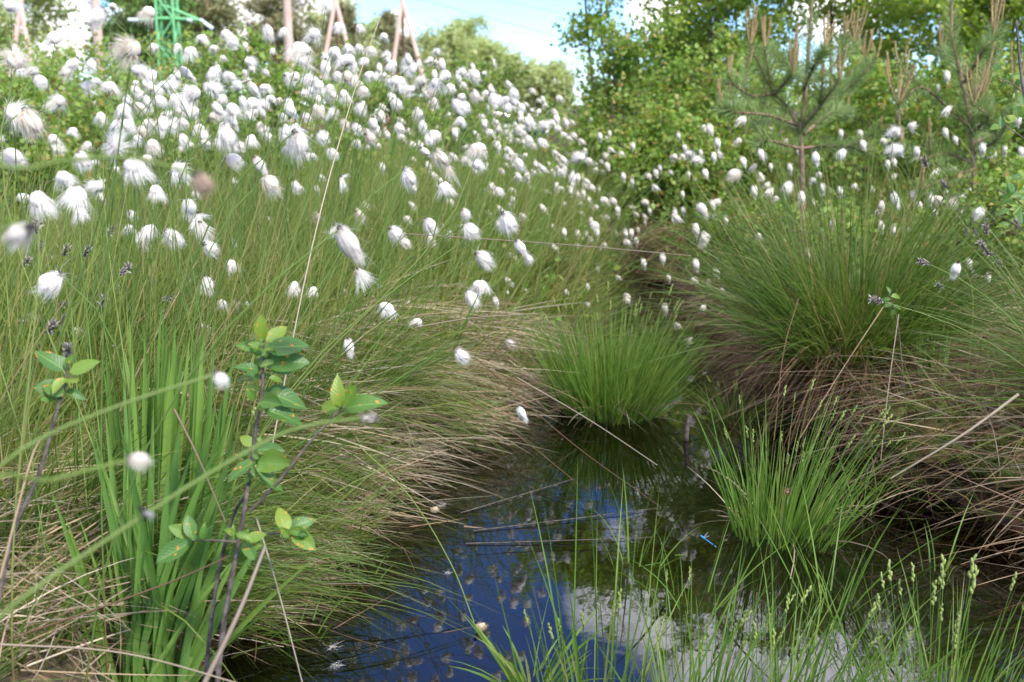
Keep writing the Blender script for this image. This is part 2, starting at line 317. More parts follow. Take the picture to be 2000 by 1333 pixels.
def H(x, y):
    x = np.asarray(x, float); y = np.asarray(y, float)
    dl = xl(y) - x; dr = x - xr(y); ws = .03 * wob(x * 1.7, y * 1.7)
    e = np.where((y < .6) | (y > 6.35), 1., np.maximum(dl, dr)) + ws
    land = .005 + .13 * sm(e / .12) + .13 * sm(e / .9) + .035 * wob(x, y) * sm(e / .4)
    water = -.03 - .2 * sm(-e / .22)
    h = np.where(e > 0, land, np.where(e > -.02, .005 + (e / .02) * .035, water))
    far = sm((y - 9) / 22.)
    return h * (1 - far) + far * (-.8 + .12 * wob(x * .2, y * .2))
def spacing(fine0, fine1, step, far0, far1, k):
    c = np.arange(fine0, fine1, step); o = fine1 + (far1 - fine1) * (np.arange(1, k + 1) / k) ** 3; i = fine0 - (fine0 - far0) * (np.arange(k, 0, -1) / k) ** 3
    return np.concatenate([i, c, o])
gx = spacing(-3.2, 3.2, .03, -500, 500, 40); gy = spacing(.2, 7.5, .03, -60, 700, 40)
X, Y = np.meshgrid(gx, gy, indexing='ij'); Z = H(X, Y)
V = np.stack([X, Y, Z], -1); nx, ny = X.shape
i = np.arange(nx - 1)[:, None] * ny + np.arange(ny - 1)[None]
mb = MB(); mb.add(V, np.stack([i, i + ny, i + ny + 1, i + 1], -1), .5, .5)
tag(mb.build('ground', M['ground'], smooth=True), 'dark peaty bog ground under the grass', 'ground', kind='structure')
mb = MB(); mb.add(np.array([[[-.9, .3, 0], [-.9, 6.6, 0]], [[1.7, .3, 0], [1.7, 6.6, 0]]], float), np.array([[0, 2, 3, 1]]), .5, .5)
tag(mb.build('water', M['water']), 'still dark bog water mirroring the sky', 'water', kind='structure')

# ------------------------------------------------------------------ grass of the left bank (nobody could count it)
def fan(mb, cx, cy, n, r, L, W, lean=(0, 0), spread=.55, droop=.35, z0=None, segs=4, rnd=None):
    """n blades of one tussock: rooted in a disc, fanning outward, arching over"""
    a = RNG.random(n) * 2 * math.pi; q = np.sqrt(RNG.random(n))
    P = np.stack([cx + r * q * np.cos(a), cy + r * q * np.sin(a), np.zeros(n)], -1)
    P[:, 2] = (H(P[:, 0], P[:, 1]) - .01) if z0 is None else z0
    a2 = a + RNG.normal(0, .5, n); tilt = spread * (.15 + q) * RNG.uniform(.4, 1.3, n)
    D = np.stack([np.sin(tilt) * np.cos(a2) + lean[0], np.sin(tilt) * np.sin(a2) + lean[1], np.cos(tilt)], -1) + RNG.normal(0, .06, (n, 3))
    dr = droop * RNG.uniform(.3, 1.5, n)
    B = np.stack([dr * (np.cos(a2) * .6 + lean[0]), dr * (np.sin(a2) * .6 + lean[1]), -dr * .8], -1)
    mb.blades(P, D, RNG.uniform(*L, n), B, RNG.uniform(*W, n), segs, rnd)
def ter(u, v):
    r = ray(u, v); r = r / np.linalg.norm(r); t_ = 1.
    for _ in range(4000):
        p_ = np.array([0, 0, CAMZ]) + t_ * r
        if p_[2] < max(float(H(p_[0], p_[1])), 0.): break
        t_ += .01
    return p_
def inland(x, y): return max(float(xl(y)) - x, x - float(xr(y))) if .6 < y < 6.35 else 1.
g = MB(); tus = []
tries = 0
while len(tus) < 150 and tries < 9000:
    tries += 1
    y = 1.3 + 6.3 * random.random() ** 1.25; x = random.uniform(-.62 * y - .5, .9)
    e = float(xl(y)) - x
    if (e < .07 or (y > 6.3 and x > .9)): continue
    if any((x - a) ** 2 + (y - b) ** 2 < (.13 + .035 * y) ** 2 for a, b in tus): continue
    if y < 2.15 and x > -.5 * y: continue
    if y < 1.9 and random.random() < .5: continue
    tus.append((x, y))
for (x, y) in tus:
    e = float(xl(y)) - x; near = y < 3.2
    n = int(430 if y < 2.2 else 420 if y < 3.6 else 330)
    k = 1. if x > -.35 * y or y > 2.4 else .72
    if e < .28: k *= .75
    if e < .3 and y > 3.7: k *= .55
    if y < 1.45: k *= .5
    k *= random.uniform(.72, 1.15); ln = random.uniform(-.06, .26)
    fan(g, x, y, int(n * .78), .10 + .02 * y, (.18 * k, .56 * k), (.0018, .0046) if near else (.0026, .0052), lean=(ln + (.2 if e < .35 else 0), random.uniform(-.14, .06)), spread=random.uniform(.4, .65), droop=random.uniform(.2, .45), rnd=np.clip(RNG.beta(1.6, 1.6, int(n * .78)) * .8 + random.uniform(-.1, .3), 0, 1))
n = 3000                                                       # straight green and brown flowering stalks standing up through the leaves
y = 1.75 + 4.4 * RNG.random(n) ** 1.1; x = xl(y) - .1 - RNG.random(n) * np.minimum(2.4, .5 * y + .2); P = np.stack([x, y, H(x, y)], -1); ok_ = (y > 2.15) | (x < -.5 * y); P = P[ok_]; n = len(P)
D = np.stack([RNG.normal(.2, .2, n), RNG.normal(-.04, .13, n), np.ones(n)], -1); dr = RNG.uniform(-.02, .25, n)
g.blades(P, D, RNG.uniform(.35, .8, n), np.stack([dr, 0 * dr, -dr * .5], -1), RNG.uniform(.0022, .0038, n), 5, np.clip(RNG.normal(.72, .2, n), 0, 1))
nc = 130; n = 7600                                              # ragged clumps arching out over the water's edge
cyv = 1.72 + 1.45 * RNG.random(nc); ce = .02 + .4 * RNG.random(nc); cdx = RNG.normal(.4, .32, nc); cdy = RNG.normal(-.12, .3, nc); cz = RNG.uniform(.3, 1.3, nc); cL = RNG.uniform(.16, .46, nc); cr_ = RNG.uniform(.05, .75, nc); cdr = RNG.uniform(.15, .8, nc)
c_i = RNG.integers(0, nc, n); y = cyv[c_i] + RNG.normal(0, .03, n); x = xl(cyv[c_i]) - ce[c_i] + RNG.normal(0, .03, n); P = np.stack([x, y, np.maximum(H(x, y), -.02)], -1)
D = np.stack([cdx[c_i] + RNG.normal(0, .2, n), cdy[c_i] + RNG.normal(0, .2, n), cz[c_i] * RNG.uniform(.6, 1.3, n)], -1); dr = cdr[c_i] * RNG.uniform(.6, 1.3, n)
g.blades(P, D, cL[c_i] * RNG.uniform(.6, 1.25, n), np.stack([dr * .4, RNG.normal(0, .15, n), -dr], -1), RNG.uniform(.0018, .0044, n), 5, np.clip(cr_[c_i] + RNG.normal(0, .15, n), 0, 1))
tag(g.build('grass', M['grass']), 'fine arching green grass covering the left bank', 'grass', kind='stuff')
# dead straw on the left bank, combed towards the pond
s_ = MB()
n = 1800
y = 2.3 + 1.35 * RNG.random(n); e = -.02 + .46 * RNG.random(n) ** 1.3; x = xl(y) - e
P = np.stack([x, y, np.maximum(H(x, y), .01) + .01 + (.03 + .17 * RNG.random(n) ** 1.3) * sm((e + .02) / .3)], -1)
ci = RNG.integers(0, 60, n); az = RNG.normal(-.3, .45, 60)[ci] + RNG.normal(0, .22, n); D = unit(az, RNG.normal(.02, .16, n)); dr = RNG.uniform(.02, .3, n)
s_.blades(P, D, RNG.uniform(.12, .42, n), np.stack([RNG.normal(0, .08, n), RNG.normal(-.05, .1, n), -dr * .75], -1), RNG.uniform(.0024, .005, n), 4, RNG.beta(2.2, 1.1, n))
n = 700                                                        # level straws at the water's edge, lower left
y = 1.85 + .5 * RNG.random(n) ** 1.2; x = xl(y) - .25 + .2 * RNG.random(n); P = np.stack([x, y, .01 + .06 * RNG.random(n) + 0 * x], -1)
s_.blades(P, unit(RNG.normal(-.05, .25, n), RNG.normal(.03, .06, n)), RNG.uniform(.15, .36, n), np.stack([0 * x, 0 * x, -RNG.uniform(0, .15, n)], -1), RNG.uniform(.0018, .0034, n), 4, RNG.beta(2, 1.6, n))
n = 5200
y = 1.45 + 2.0 * RNG.random(n); x = xl(y) - .02 - 1.3 * RNG.random(n) ** 1.2; P = np.stack([x, y, H(x, y) + .005 + .09 * RNG.random(n) ** 2], -1)
s_.blades(P, unit(RNG.random(n) * 6.3, RNG.normal(.05, .22, n)), RNG.uniform(.08, .36, n), np.stack([RNG.normal(0, .1, n), RNG.normal(0, .1, n), -RNG.uniform(0, .15, n)], -1), RNG.uniform(.0014, .003, n), 4)
n = 5200                                                       # right bank litter, darker straw mix with the bank's shade put into its colour
y = 1.9 + 3.6 * RNG.random(n) ** 1.4; x = xr(y) + .01 + 1.1 * RNG.random(n) ** 1.2; P = np.stack([x, y, H(x, y) + .01 + .1 * RNG.random(n)], -1)
s_.blades(P, unit(RNG.normal(3.5, .9, n), RNG.normal(-.02, .25, n)), RNG.uniform(.15, .45, n), np.stack([RNG.normal(0, .1, n), RNG.normal(0, .1, n), -RNG.uniform(0, .35, n)], -1), RNG.uniform(.0018, .004, n), 5, RNG.beta(1.3, 2.6, n))
n = 1300                                                       # loose dry tangle in the lower left corner
y = 1.38 + .55 * RNG.random(n); x = -.72 - .7 * RNG.random(n); P = np.stack([x, y, H(x, y) + .02 + .13 * RNG.random(n) ** 1.5], -1)
s_.blades(P, unit(RNG.normal(.2, 1., n), RNG.normal(.1, .3, n)), RNG.uniform(.1, .34, n), np.stack([RNG.normal(0, .2, n), RNG.normal(0, .2, n), -RNG.uniform(0, .3, n)], -1), RNG.uniform(.0014, .0032, n), 5, RNG.beta(2, 1.2, n))
sk = MB(); n = 900                                             # sunken and half-sunken dead stems
y = 1.4 + 2.6 * RNG.random(n); q = RNG.random(n) ** 1.6 * .45; x = np.where(RNG.random(n) < .65, xl(y) + q, xr(y) - q * .8); P = np.stack([x, y, RNG.uniform(-.045, .002, n)], -1)
sk.blades(P, unit(RNG.normal(0, .7, n) + np.where(RNG.random(n) < .4, 2., 0), RNG.normal(0, .06, n)), RNG.uniform(.06, .3, n), RNG.normal(0, .08, (n, 3)) * [1, 1, .1], RNG.uniform(.0012, .003, n), 5)
tag(sk.build('sunken_litter', M['brownstraw']), 'sunken and floating dead stems along the pond edges', 'litter', kind='stuff')
tag(s_.build('straw_litter', M['straw']), 'matted dry straw lying on both banks', 'straw', kind='stuff')
# grass and low herbs further back
g2 = MB()
for k in range(90):
    y = random.uniform(2.2, 6.6); x = float(xr(y)) + random.uniform(.12, 1.9) * (.5 if y < 3 else 1)
    if y < 3.3 and random.random() < .25: continue
    fan(g2, x, y, 110, .13, (.1, .34), (.002, .0042), lean=(random.uniform(-.2, .15), -.03), spread=.6, droop=.4, segs=4)
for k in range(150):
    y = random.uniform(5.6, 13); x = random.uniform(-.6 * y, .6 * y)
    if y < 6.7 and inland(x, y) < .1: continue
    fan(g2, x, y, 190, .22, (.25, .6), (.004, .007), lean=(.1, 0), spread=.6, droop=.3, segs=3)
tag(g2.build('meadow_grass', M['grass']), 'rough grass on the bog beyond the pond', 'grass', kind='stuff')
g3 = MB(); n = 26000
y = RNG.uniform(6, 30, n); x = RNG.uniform(-.62, .62, n) * y; z = H(x, y) + RNG.random(n) ** 1.5 * .55
g3.leaves(np.stack([x, y, z], -1), RNG.uniform(.03, .06, n) * (.7 + y / 18))
n = 5200; y = RNG.uniform(3.9, 6.5, n); x = np.where(RNG.random(n) < .25, xl(y) - RNG.random(n) * 2.4, xr(y) + .1 + RNG.random(n) * 2.6); z = H(x, y) + RNG.random(n) ** 1.3 * .3
g3.leaves(np.stack([x, y, z], -1), RNG.uniform(.018, .035, n))
tag(g3.build('undergrowth', M['shrubleaf']), 'low leafy undergrowth of dwarf shrubs', 'undergrowth', kind='stuff')

# ------------------------------------------------------------------ tussocks and sedge tufts: things
def spike_mesh(seed, L=.03, n=6, r=.0028):
    rs = random.Random(seed); mb = MB()
    for k in range(n):
        z = L * k / n; a = k * 2.4
        mb.blob((.0012 * math.cos(a), .0012 * math.sin(a), z), (L / n * .95, r * (1 - .3 * k / n), r * (1 - .3 * k / n)), ax=(.3 * math.cos(a), .3 * math.sin(a), 1), seg=6, rings=4)
    return mb.mesh('flower_spike', M['spike'], True)
SPK = [spike_mesh(k, L, n_, r) for k, (L, n_, r) in enumerate([(.026, 5, .0025), (.034, 6, .0028), (.03, 7, .0022)])]
def spiked_stems(root, n, r, Lr, lean, spread, sc=1., tubew=.0011):
    st = MB(); tips = []
    for k in range(n):
        a = random.random() * 6.28; q = math.sqrt(random.random()); tl = spread * (.1 + q) * random.uniform(.4, 1.2)
        p0 = np.array([r * q * math.cos(a), r * q * math.sin(a), 0]); L = random.uniform(*Lr)
        d = np.array([math.sin(tl) * math.cos(a) + lean[0], math.sin(tl) * math.sin(a) + lean[1], math.cos(tl)])
        tt = np.linspace(0, 1, 7)[:, None]; c = p0 + L * (tt * d + tt ** 2 * np.array([d[0] * .25, d[1] * .25, -.08]))
        st.tubes(c, np.linspace(tubew, tubew * .5, 7)[None], 3); tips.append((c[-1], c[-1] - c[-2]))
    st.build('stems', M['sedge'], root)
    for (p, d) in tips:
        o = put('flower_spike', random.choice(SPK), root, p - nrm(d) * .022); o.rotation_euler = Vector(d).to_track_quat('Z', 'Y').to_euler(); s = sc * random.uniform(.6, 1.1); o.scale = (s, s, s)
def tuft(name, u, v, label, cat, n, r, L, W, mat, z=0., lean=(0, 0), spread=.5, droop=.25, spikes=0, group=None, segs=5, sc=1., partname='blades', sl=None):
    c = ter(u, v); root = thing(name, c, label, cat, group); mb = MB()
    a = RNG.random(n) * 6.283; q = np.sqrt(RNG.random(n)); P = np.stack([r * q * np.cos(a), r * q * np.sin(a), np.full(n, -.02)], -1)
    a2 = a + RNG.normal(0, .4, n); tl = spread * (.1 + q) * RNG.uniform(.4, 1.25, n)
    D = np.stack([np.sin(tl) * np.cos(a2) + lean[0], np.sin(tl) * np.sin(a2) + lean[1], np.cos(tl)], -1) + RNG.normal(0, .04, (n, 3))
    dr = droop * RNG.uniform(.2, 1.6, n); B = np.stack([dr * (np.cos(a2) * .7 + lean[0]), dr * (np.sin(a2) * .7 + lean[1]), -dr * .7], -1)
    mb.blades(P, D, RNG.uniform(*L, n), B, RNG.uniform(*W, n), segs, fold=.25)
    mb.build(partname, M[mat], root)
    if n > 200:                                                # last year's dry blades tangled through the tuft
        m_ = n // 9; a = RNG.random(m_) * 6.283; mb = MB(); mb.blades(np.stack([r * .9 * np.cos(a), r * .9 * np.sin(a), RNG.uniform(-.01, .06, m_)], -1), np.stack([np.cos(a) * .8, np.sin(a) * .8, RNG.uniform(.0, 1.2, m_)], -1), RNG.uniform(.08, .26, m_), np.stack([RNG.normal(0, .2, m_), RNG.normal(0, .2, m_), -RNG.uniform(.1, .6, m_)], -1), RNG.uniform(.0018, .0034, m_), 5); mb.build('dead_leaves', M['straw'], root)
    if spikes: spiked_stems(root, spikes, r * .9, sl or (L[0] * 1.0, L[1] * 1.08), lean, spread * .8, sc)
    return root, c
# centre tussock standing in the water
tuft('sedge_tussock', 1192, 803, 'dense bright green sedge tussock standing in the water at the middle of the pond', 'sedge', 1150, .15, (.16, .44), (.0024, .0046), 'sedge', spread=.52, droop=.14, lean=(.05, 0), spikes=40, sl=(.34, .46))
# right tuft with seed spikes
tuft('sedge_tuft', 1535, 1045, 'lone sparse sedge tuft with yellowish seed spikes rising from the dark water', 'sedge', 230, .12, (.1, .4), (.0026, .005), 'sedge', spread=.42, droop=.14, lean=(.14, 0), spikes=30, sl=(.25, .38))
# blades lying on the water round it
# foreground clumps at the lower edge
tuft('grass_clump', 1040, 1345, 'small broad-bladed grass clump in the water at the lower edge, below the floating cream head', 'grass', 34, .035, (.1, .24), (.004, .0075), 'sedge', lean=(.02, -.02), spread=.7, droop=.3)
tuft('sedge_clump', 1180, 1420, 'tall thin sedge stalks at the lower edge in front of the blue reflection', 'sedge', 60, .14, (.14, .46), (.002, .0052), 'sedge', lean=(.0, -.03), spread=.3, droop=.12, spikes=8, sl=(.14, .28))
tuft('sedge_clump', 1400, 1425, 'slanting sedge clump at the lower edge in front of the cloud reflection', 'sedge', 85, .12, (.13, .34), (.002, .0052), 'sedge', lean=(.16, -.02), spread=.45, droop=.15, spikes=12, sl=(.15, .27))
tuft('sedge_clump', 1590, 1420, 'sedge clump leaning right at the lower edge, below the spiked tuft', 'sedge', 90, .11, (.14, .36), (.002, .0046), 'sedge', lean=(.22, 0), spread=.4, droop=.2, spikes=8, sl=(.15, .25))
tuft('sedge_clump', 1850, 1440, 'sedge clump with fat pale green spikes in the lower right corner', 'sedge', 120, .14, (.13, .3), (.002, .0045), 'sedge', lean=(.03, -.02), spread=.4, droop=.15, spikes=20, sc=1.35, sl=(.2, .31))
tuft('sedge_tuft', 1430, 815, 'thin young sedge tuft at the far pond edge, right of the centre tussock', 'sedge', 60, .07, (.1, .24), (.002, .0035), 'sedge', spread=.8, droop=.3, spikes=7)
for (u, v, n_, L, lab) in [(985, 735, 14, (.1, .22), 'few young grass blades at the straw edge left of the centre tussock'), (1080, 800, 10, (.08, .16), 'few young grass blades at the foot of the straw, close to the centre tussock'),
                           (1240, 1100, 12, (.1, .3), 'thin upright grass shoots standing in the blue water'), (1690, 1010, 7, (.1, .28), 'lone thin grass shoots in dark water right of the spiked tuft'),
                           (1350, 1180, 9, (.12, .3), 'thin grass shoots standing in the cloud reflection'), (1830, 1120, 7, (.12, .3), 'thin grass shoots in the dark water near the right bank'),
                           (690, 1130, 9, (.06, .15), 'short grass shoots in shallow brown water by the left bank'), (590, 1240, 14, (.06, .17), 'short bright grass shoots in the water beside the buckthorn stem'),
                           (680, 1060, 16, (.1, .2), 'green grass shoots at the foot of the left bank above the flat straw'), (1625, 1180, 14, (.12, .34), 'slanting grass shoots in water below the spiked tuft')]:
    tuft('grass_shoots', u, v, lab, 'grass', n_, .05, L, (.0024, .0045), 'sedge', spread=.5, droop=.25, lean=(.06, 0))
# sword-leaved tufts, lower left
def sword(name, base, label, leaves, cat='leaf tuft', mat='sword', group=None):
    """each leaf: (tip u, tip v, width m, root offset x) at the tuft's own distance"""
    root = thing(name, base, label, cat, group); mb = MB(); d0 = float((base - np.array([0, 0, CAMZ])) @ np.array([0, math.cos(PITCH), -math.sin(PITCH)]))
    P, D, B, L, W = [], [], [], [], []
    for (u, v, w_, ox, dd) in leaves:
        tip = at(u, v, d0 + dd) - base; p0 = np.array([ox, random.uniform(-.04, .04), 0]); c = tip - p0; L_ = np.linalg.norm(c)
        bend = np.array([c[0] / L_ * random.uniform(.05, .5), 0, 0]); P.append(p0); L.append(L_); D.append(c / L_ - bend); B.append(bend); W.append(w_)
    D = np.array(D); k = np.linalg.norm(D, axis=1); mb.blades(np.array(P), D, np.array(L) * k, np.array(B) / k[:, None], np.array(W), 8, fold=.22, prof='leaf')
    mb.build('leaves', M[mat], root); return root
lv = []
for k in range(62):
    q = random.random(); u = 190 + 275 * q; lv.append((u, random.uniform(585, 760) + abs(q - .45) * 130, random.uniform(.012, .021), (q - .5) * .15 + random.uniform(-.02, .02), random.uniform(-.2, .05)))
sword('sword_leaf_tuft', on(320, 1190, .04), 'tall rear tuft of upright bright green sword-shaped leaves on the left bank', lv)
lv = [(100, 960, .012, -.05, -.05), (150, 1000, .011, -.045, .0), (62, 1010, .006, -.05, -.1), (205, 800, .013, -.03, .05), (240, 700, .012, -.03, .04), (128, 1010, .009, -.04, -.04), (620, 1085, .011, .04, -.03), (520, 1040, .012, .04, .02),
      (470, 985, .011, .03, .0), (445, 890, .012, .03, .06), (400, 850, .012, .02, .05), (350, 830, .014, .0, .03), (300, 790, .013, -.01, .04), (270, 850, .012, -.02, .0), (330, 900, .012, .01, -.04), (545, 1180, .008, .035, -.05), (480, 1110, .009, .03, -.04)]
lv = [(a_, b_, w_ * 1.6, c_, e_) for a_, b_, w_, c_, e_ in lv]
for k in range(44): lv.append((random.uniform(170, 480), random.uniform(800, 1090), random.uniform(.01, .018), random.uniform(-.06, .05), random.uniform(-.08, .06)))
sword('sword_leaf_tuft', on(300, 1385, .03), 'front tuft of broad fanned sword-shaped leaves at the lower left', lv)
lv = [(1715 + 12 * k + random.uniform(-4, 4), 655 + random.uniform(-10, 50), .009, -.04 + .004 * k, random.uniform(-.03, .03)) for k in range(10)]
lv2 = [(1790 + 4.2 * k, 640 + random.uniform(-8, 30), .0095, -.03 + .0045 * k, random.uniform(-.03, .03)) for k in range(17)]
sword('young_leaf_tuft', ter(1812, 772), 'dense narrow tuft of flat dark green leaves on the mossy right bank', lv2)
sword('young_leaf_tuft', ter(1735, 775), 'loose splayed tuft of flat green leaves left of the moss cushion', [(1690, 690, .009, -.03, 0), (1705, 672, .009, -.02, 0), (1722, 668, .01, -.01, .02), (1745, 690, .009, .0, 0), (1765, 700, .009, .02, 0), (1752, 720, .005, .02, -.02), (1685, 720, .005, -.03, -.03)])
sword('young_leaf_tuft', ter(1775, 905), 'small pair of upright green leaves at the foot of the moss cushion', [(1768, 795, .006, -.01, 0), (1800, 790, .006, .01, 0), (1758, 830, .005, -.015, .02), (1790, 840, .005, .0, 0)])
# big tussock of the right bank
def bigtussock(u, v, z, label, n, r, L, lean, droop, spread, dead, stub=0):
    c = ter(u, v); root = thing('grass_tussock', c, label, 'grass tussock'); mb = MB()
    a = RNG.random(n) * 6.283; q = np.sqrt(RNG.random(n)); P = np.stack([r * q * np.cos(a), r * q * np.sin(a), .12 * (1 - q * q)], -1)
    a2 = a + RNG.normal(0, .45, n); tl = spread * (.12 + q) * RNG.uniform(.4, 1.25, n)
    D = np.stack([np.sin(tl) * np.cos(a2) + lean[0], np.sin(tl) * np.sin(a2) + lean[1], np.cos(tl)], -1) + RNG.normal(0, .13, (n, 3)); f1, f2 = RNG.uniform(0, 6.28, 2); lm = 1 + .24 * np.sin(2 * a + f1) + .18 * np.sin(5 * a + f2)
    st = RNG.random(n) < .09; D[st] = D[st] * [.5, .5, 1.2] + RNG.normal(0, .12, (int(st.sum()), 3))
    dr = droop * RNG.uniform(.2, 1.5, n) * np.where(st, .15, 1); B = np.stack([dr * np.cos(a2) * .7 + lean[0] * .5, dr * np.sin(a2) * .7, -dr * .85], -1)
    mb.blades(P, D, RNG.uniform(*L, n) * lm * np.where(st, 1.15, 1), B, RNG.uniform(.002, .0044, n), 5, np.clip(RNG.beta(1.6, 1.6, n) + .35 * st + .15 * np.sin(3 * a + f2), 0, 1)); mb.build('blades', M['tussock'], root)
    mb = MB(); n = dead; a = RNG.random(n) * 6.283
    P = np.stack([r * np.cos(a) * RNG.uniform(.6, 1.1, n), r * np.sin(a) * RNG.uniform(.6, 1.1, n), RNG.uniform(.0, .16, n)], -1)
    D = np.stack([np.cos(a + RNG.normal(0, .3, n)), np.sin(a + RNG.normal(0, .3, n)), RNG.uniform(-.2, .8, n)], -1); dr = RNG.uniform(.3, 1.0, n)
    mb.blades(P, D, RNG.uniform(.18, .45, n), np.stack([0 * dr, 0 * dr, -dr], -1), RNG.uniform(.0018, .0036, n), 5); mb.build('dead_leaves', M['brownstraw'], root)
    return root
bigtussock(1655, 735, .12, 'large dark green grass tussock with a brown skirt of dead leaves on the right bank', 2600, .17, (.35, .7), (-.02, -.03), .48, .6, 850)
bigtussock(2190, 830, .16, 'dark tussock spilling down the right bank at the picture edge below grey withered heads', 800, .13, (.3, .55), (-.3, -.05), .5, .6, 260)
bigtussock(1990, 560, .18, 'drab green grass tussock on the right bank behind the withered heads', 600, .18, (.2, .42), (-.05, 0), .45, .5, 300)
bigtussock(1640, 545, .1, 'low grass tussock at the creek mouth behind the large right tussock', 1200, .22, (.25, .5), (-.1, 0), .5, .85, 600)
bigtussock(990, 560, .16, 'grass tussock leaning over the creek on the far left bank', 800, .18, (.15, .36), (.1, 0), .5, .6, 400)
bigtussock(1370, 490, .12, 'small tussock closing the far end of the creek', 400, .16, (.12, .28), (0, 0), .5, .7, 300)

# ------------------------------------------------------------------ moss cushions
def moss(u, v, z, rx, ry, h, label):
    c = ter(u, v); root = thing('moss_cushion', c, label, 'moss'); mb = MB(); k = 26
    a = np.linspace(0, 6.2832, k, endpoint=False)[None, :]; q = np.linspace(0.02, 1, 14)[:, None]
    bump = 1 + .12 * np.sin(3 * a + 1) + .1 * np.sin(5 * a)
    X = rx * q * np.cos(a) * bump; Y = ry * q * np.sin(a) * bump; Zz = h * np.sqrt(np.maximum(1 - q ** 2, 0)) * (1 + .2 * np.sin(14 * X / rx) * np.sin(12 * Y / ry)) - .03
    V = np.stack([X, Y, Zz], -1); i = np.arange(13)[:, None] * k; j = np.arange(k)[None]; j2 = (j + 1) % k
    mb.add(V, np.stack([i + j, i + j2, i + k + j2, i + k + j], -1), .3, .5); mb.build('cushion', M['moss'], root, smooth=True)
    n = 5200; aa = RNG.random(n) * 6.283; qq = np.sqrt(RNG.random(n)); bp = 1 + .12 * np.sin(3 * aa + 1) + .1 * np.sin(5 * aa)
    P = np.stack([rx * qq * np.cos(aa) * bp, ry * qq * np.sin(aa) * bp, h * np.sqrt(1 - qq ** 2) * (1 + .2 * np.sin(14 * qq * np.cos(aa) * bp) * np.sin(12 * qq * np.sin(aa) * bp)) - .034], -1)
    D = nrm(np.stack([P[:, 0] / rx ** 2, P[:, 1] / ry ** 2, (P[:, 2] + .04) / h ** 2 * .5], -1)) + RNG.normal(0, .5, (n, 3)); mb = MB()
    mb.blades(P, D, RNG.uniform(.008, .018, n), RNG.normal(0, .3, (n, 3)), RNG.uniform(.002, .004, n), 2); mb.build('moss_shoots', M['moss'], root)
moss(1840, 850, .08, .17, .13, .11, 'yellow-green moss cushion on the right bank under crossed straws')
moss(2000, 900, .08, .14, .11, .09, 'yellowish moss cushion at the right picture edge above the peat bank')
moss(1310, 530, .03, .16, .12, .07, 'bright moss cushion at the far end of the creek')

# ------------------------------------------------------------------ single straws and twigs
def stalk(name, pts, r0, r1, mat, label, cat, sides=4, n=16):
    """pts = (u, v, distance)"""
    C = spline([at(*p) for p in pts], n); root = C[0].copy(); mb = MB(); mb.tubes((C - root), np.linspace(r0, r1, len(C))[None], sides)
    return tag(mb.build(name, M[mat], None, root, smooth=sides > 4), label, cat)
ST = [([(880, 755, 2.9), (1010, 850, 2.75), (1120, 938, 2.62)], 'tan straw slanting down from the left bank to touch the blue water'),
      ([(1010, 738, 3.0), (1150, 820, 2.85), (1284, 909, 2.7)], 'long tan straw crossing in front of the centre tussock'),
      ([(930, 700, 2.95), (1110, 860, 2.7), (1292, 992, 2.5)], 'longest tan straw reaching over the water to the cloud reflection'),
      ([(760, 455, 2.9), (1100, 478, 2.9), (1350, 500, 2.95)], 'pale straw lying nearly level above the straw bank'),
      ([(810, 640, 2.6), (920, 622, 2.6), (1055, 612, 2.6)], 'pale straw level over the combed dry grass'),
      ([(1560, 582, 3.1), (1530, 690, 3.0), (1512, 860, 2.9)], 'upright pale straw in front of the large right tussock'),
      ([(1725, 600, 2.9), (1640, 730, 2.85), (1560, 860, 2.8)], 'slanted pale straw below the grey withered head'),
      ([(1755, 615, 2.8), (1735, 760, 2.7), (1720, 900, 2.6)], 'upright pale straw left of the moss cushion'),
      ([(1990, 770, 2.3), (1880, 850, 2.35), (1740, 935, 2.45)], 'thick bundle-like tan straw sloping from the right edge to the water'),
      ([(-20, 1258, 1.42), (240, 1276, 1.4), (500, 1345, 1.36)], 'long bleached straw along the bottom left corner'),
      ([(-20, 1262, 1.5), (300, 1150, 1.46), (450, 1086, 1.44)], 'bleached straw rising across the front sword leaves'),
      ([(392, 1350, 1.4), (465, 1200, 1.42), (518, 1068, 1.45)], 'thick broken tan straw with a cut end beside the buckthorn stem'),
      ([(500, 1010, 1.6), (545, 1160, 1.58), (592, 1340, 1.55)], 'thin tan straw slanting beside the brown shallows'),
      ([(340, 800, 1.5), (385, 890, 1.5), (440, 1020, 1.52)], 'bent grey straw in front of the rear sword leaves'),
      ([(520, 930, 1.95), (610, 480, 2.0), (690, 185, 2.2), (755, 0, 2.3)], 'tall bleached straw rising through the cotton heads to the sky'),
      ([(0, 1130, 1.25), (60, 900, 1.3), (88, 850, 1.35)], 'grey-white dead stalk near the left edge')]
for k, (pts, lab) in enumerate(ST):
    r = .0042 if 'thick broken' in lab else .0035 if 'bundle' in lab else .0016
    stalk('dry_straw', pts, r, r * .6, 'straw', lab, 'straw')
for a_, b_, lab in [((900, 1002), (1120, 936), 'upper dark twig lying on the water'), ((925, 1037), (1292, 992), 'middle dark twig lying on the water, the longest'), ((910, 1062), (1272, 1050), 'lower dark twig lying level on the water')]:
    A, B_ = on(*a_, .003), on(*b_, .003); m_ = (A + B_) / 2 + np.array([0, -.006, .002]); C = spline([A, m_, B_], 10); mb = MB(); mb.tubes(C - A, np.linspace(.0016, .0008, len(C))[None], 5); tag(mb.build('twig', M['bark'], None, A), lab, 'twig')
A = on(1340, 872, -.02); mb = MB(); mb.tubes(spline([(0, 0, 0), (.0, .0, .05), (.006, 0, .1)], 8), [.009, .008, .0075, .007, .0065, .006, .006, .005, .004][:9] if False else .008, 6); tag(mb.build('broken_stick', M['bark'], None, A), 'short dark broken stick standing in the water right of the centre tussock', 'stick')
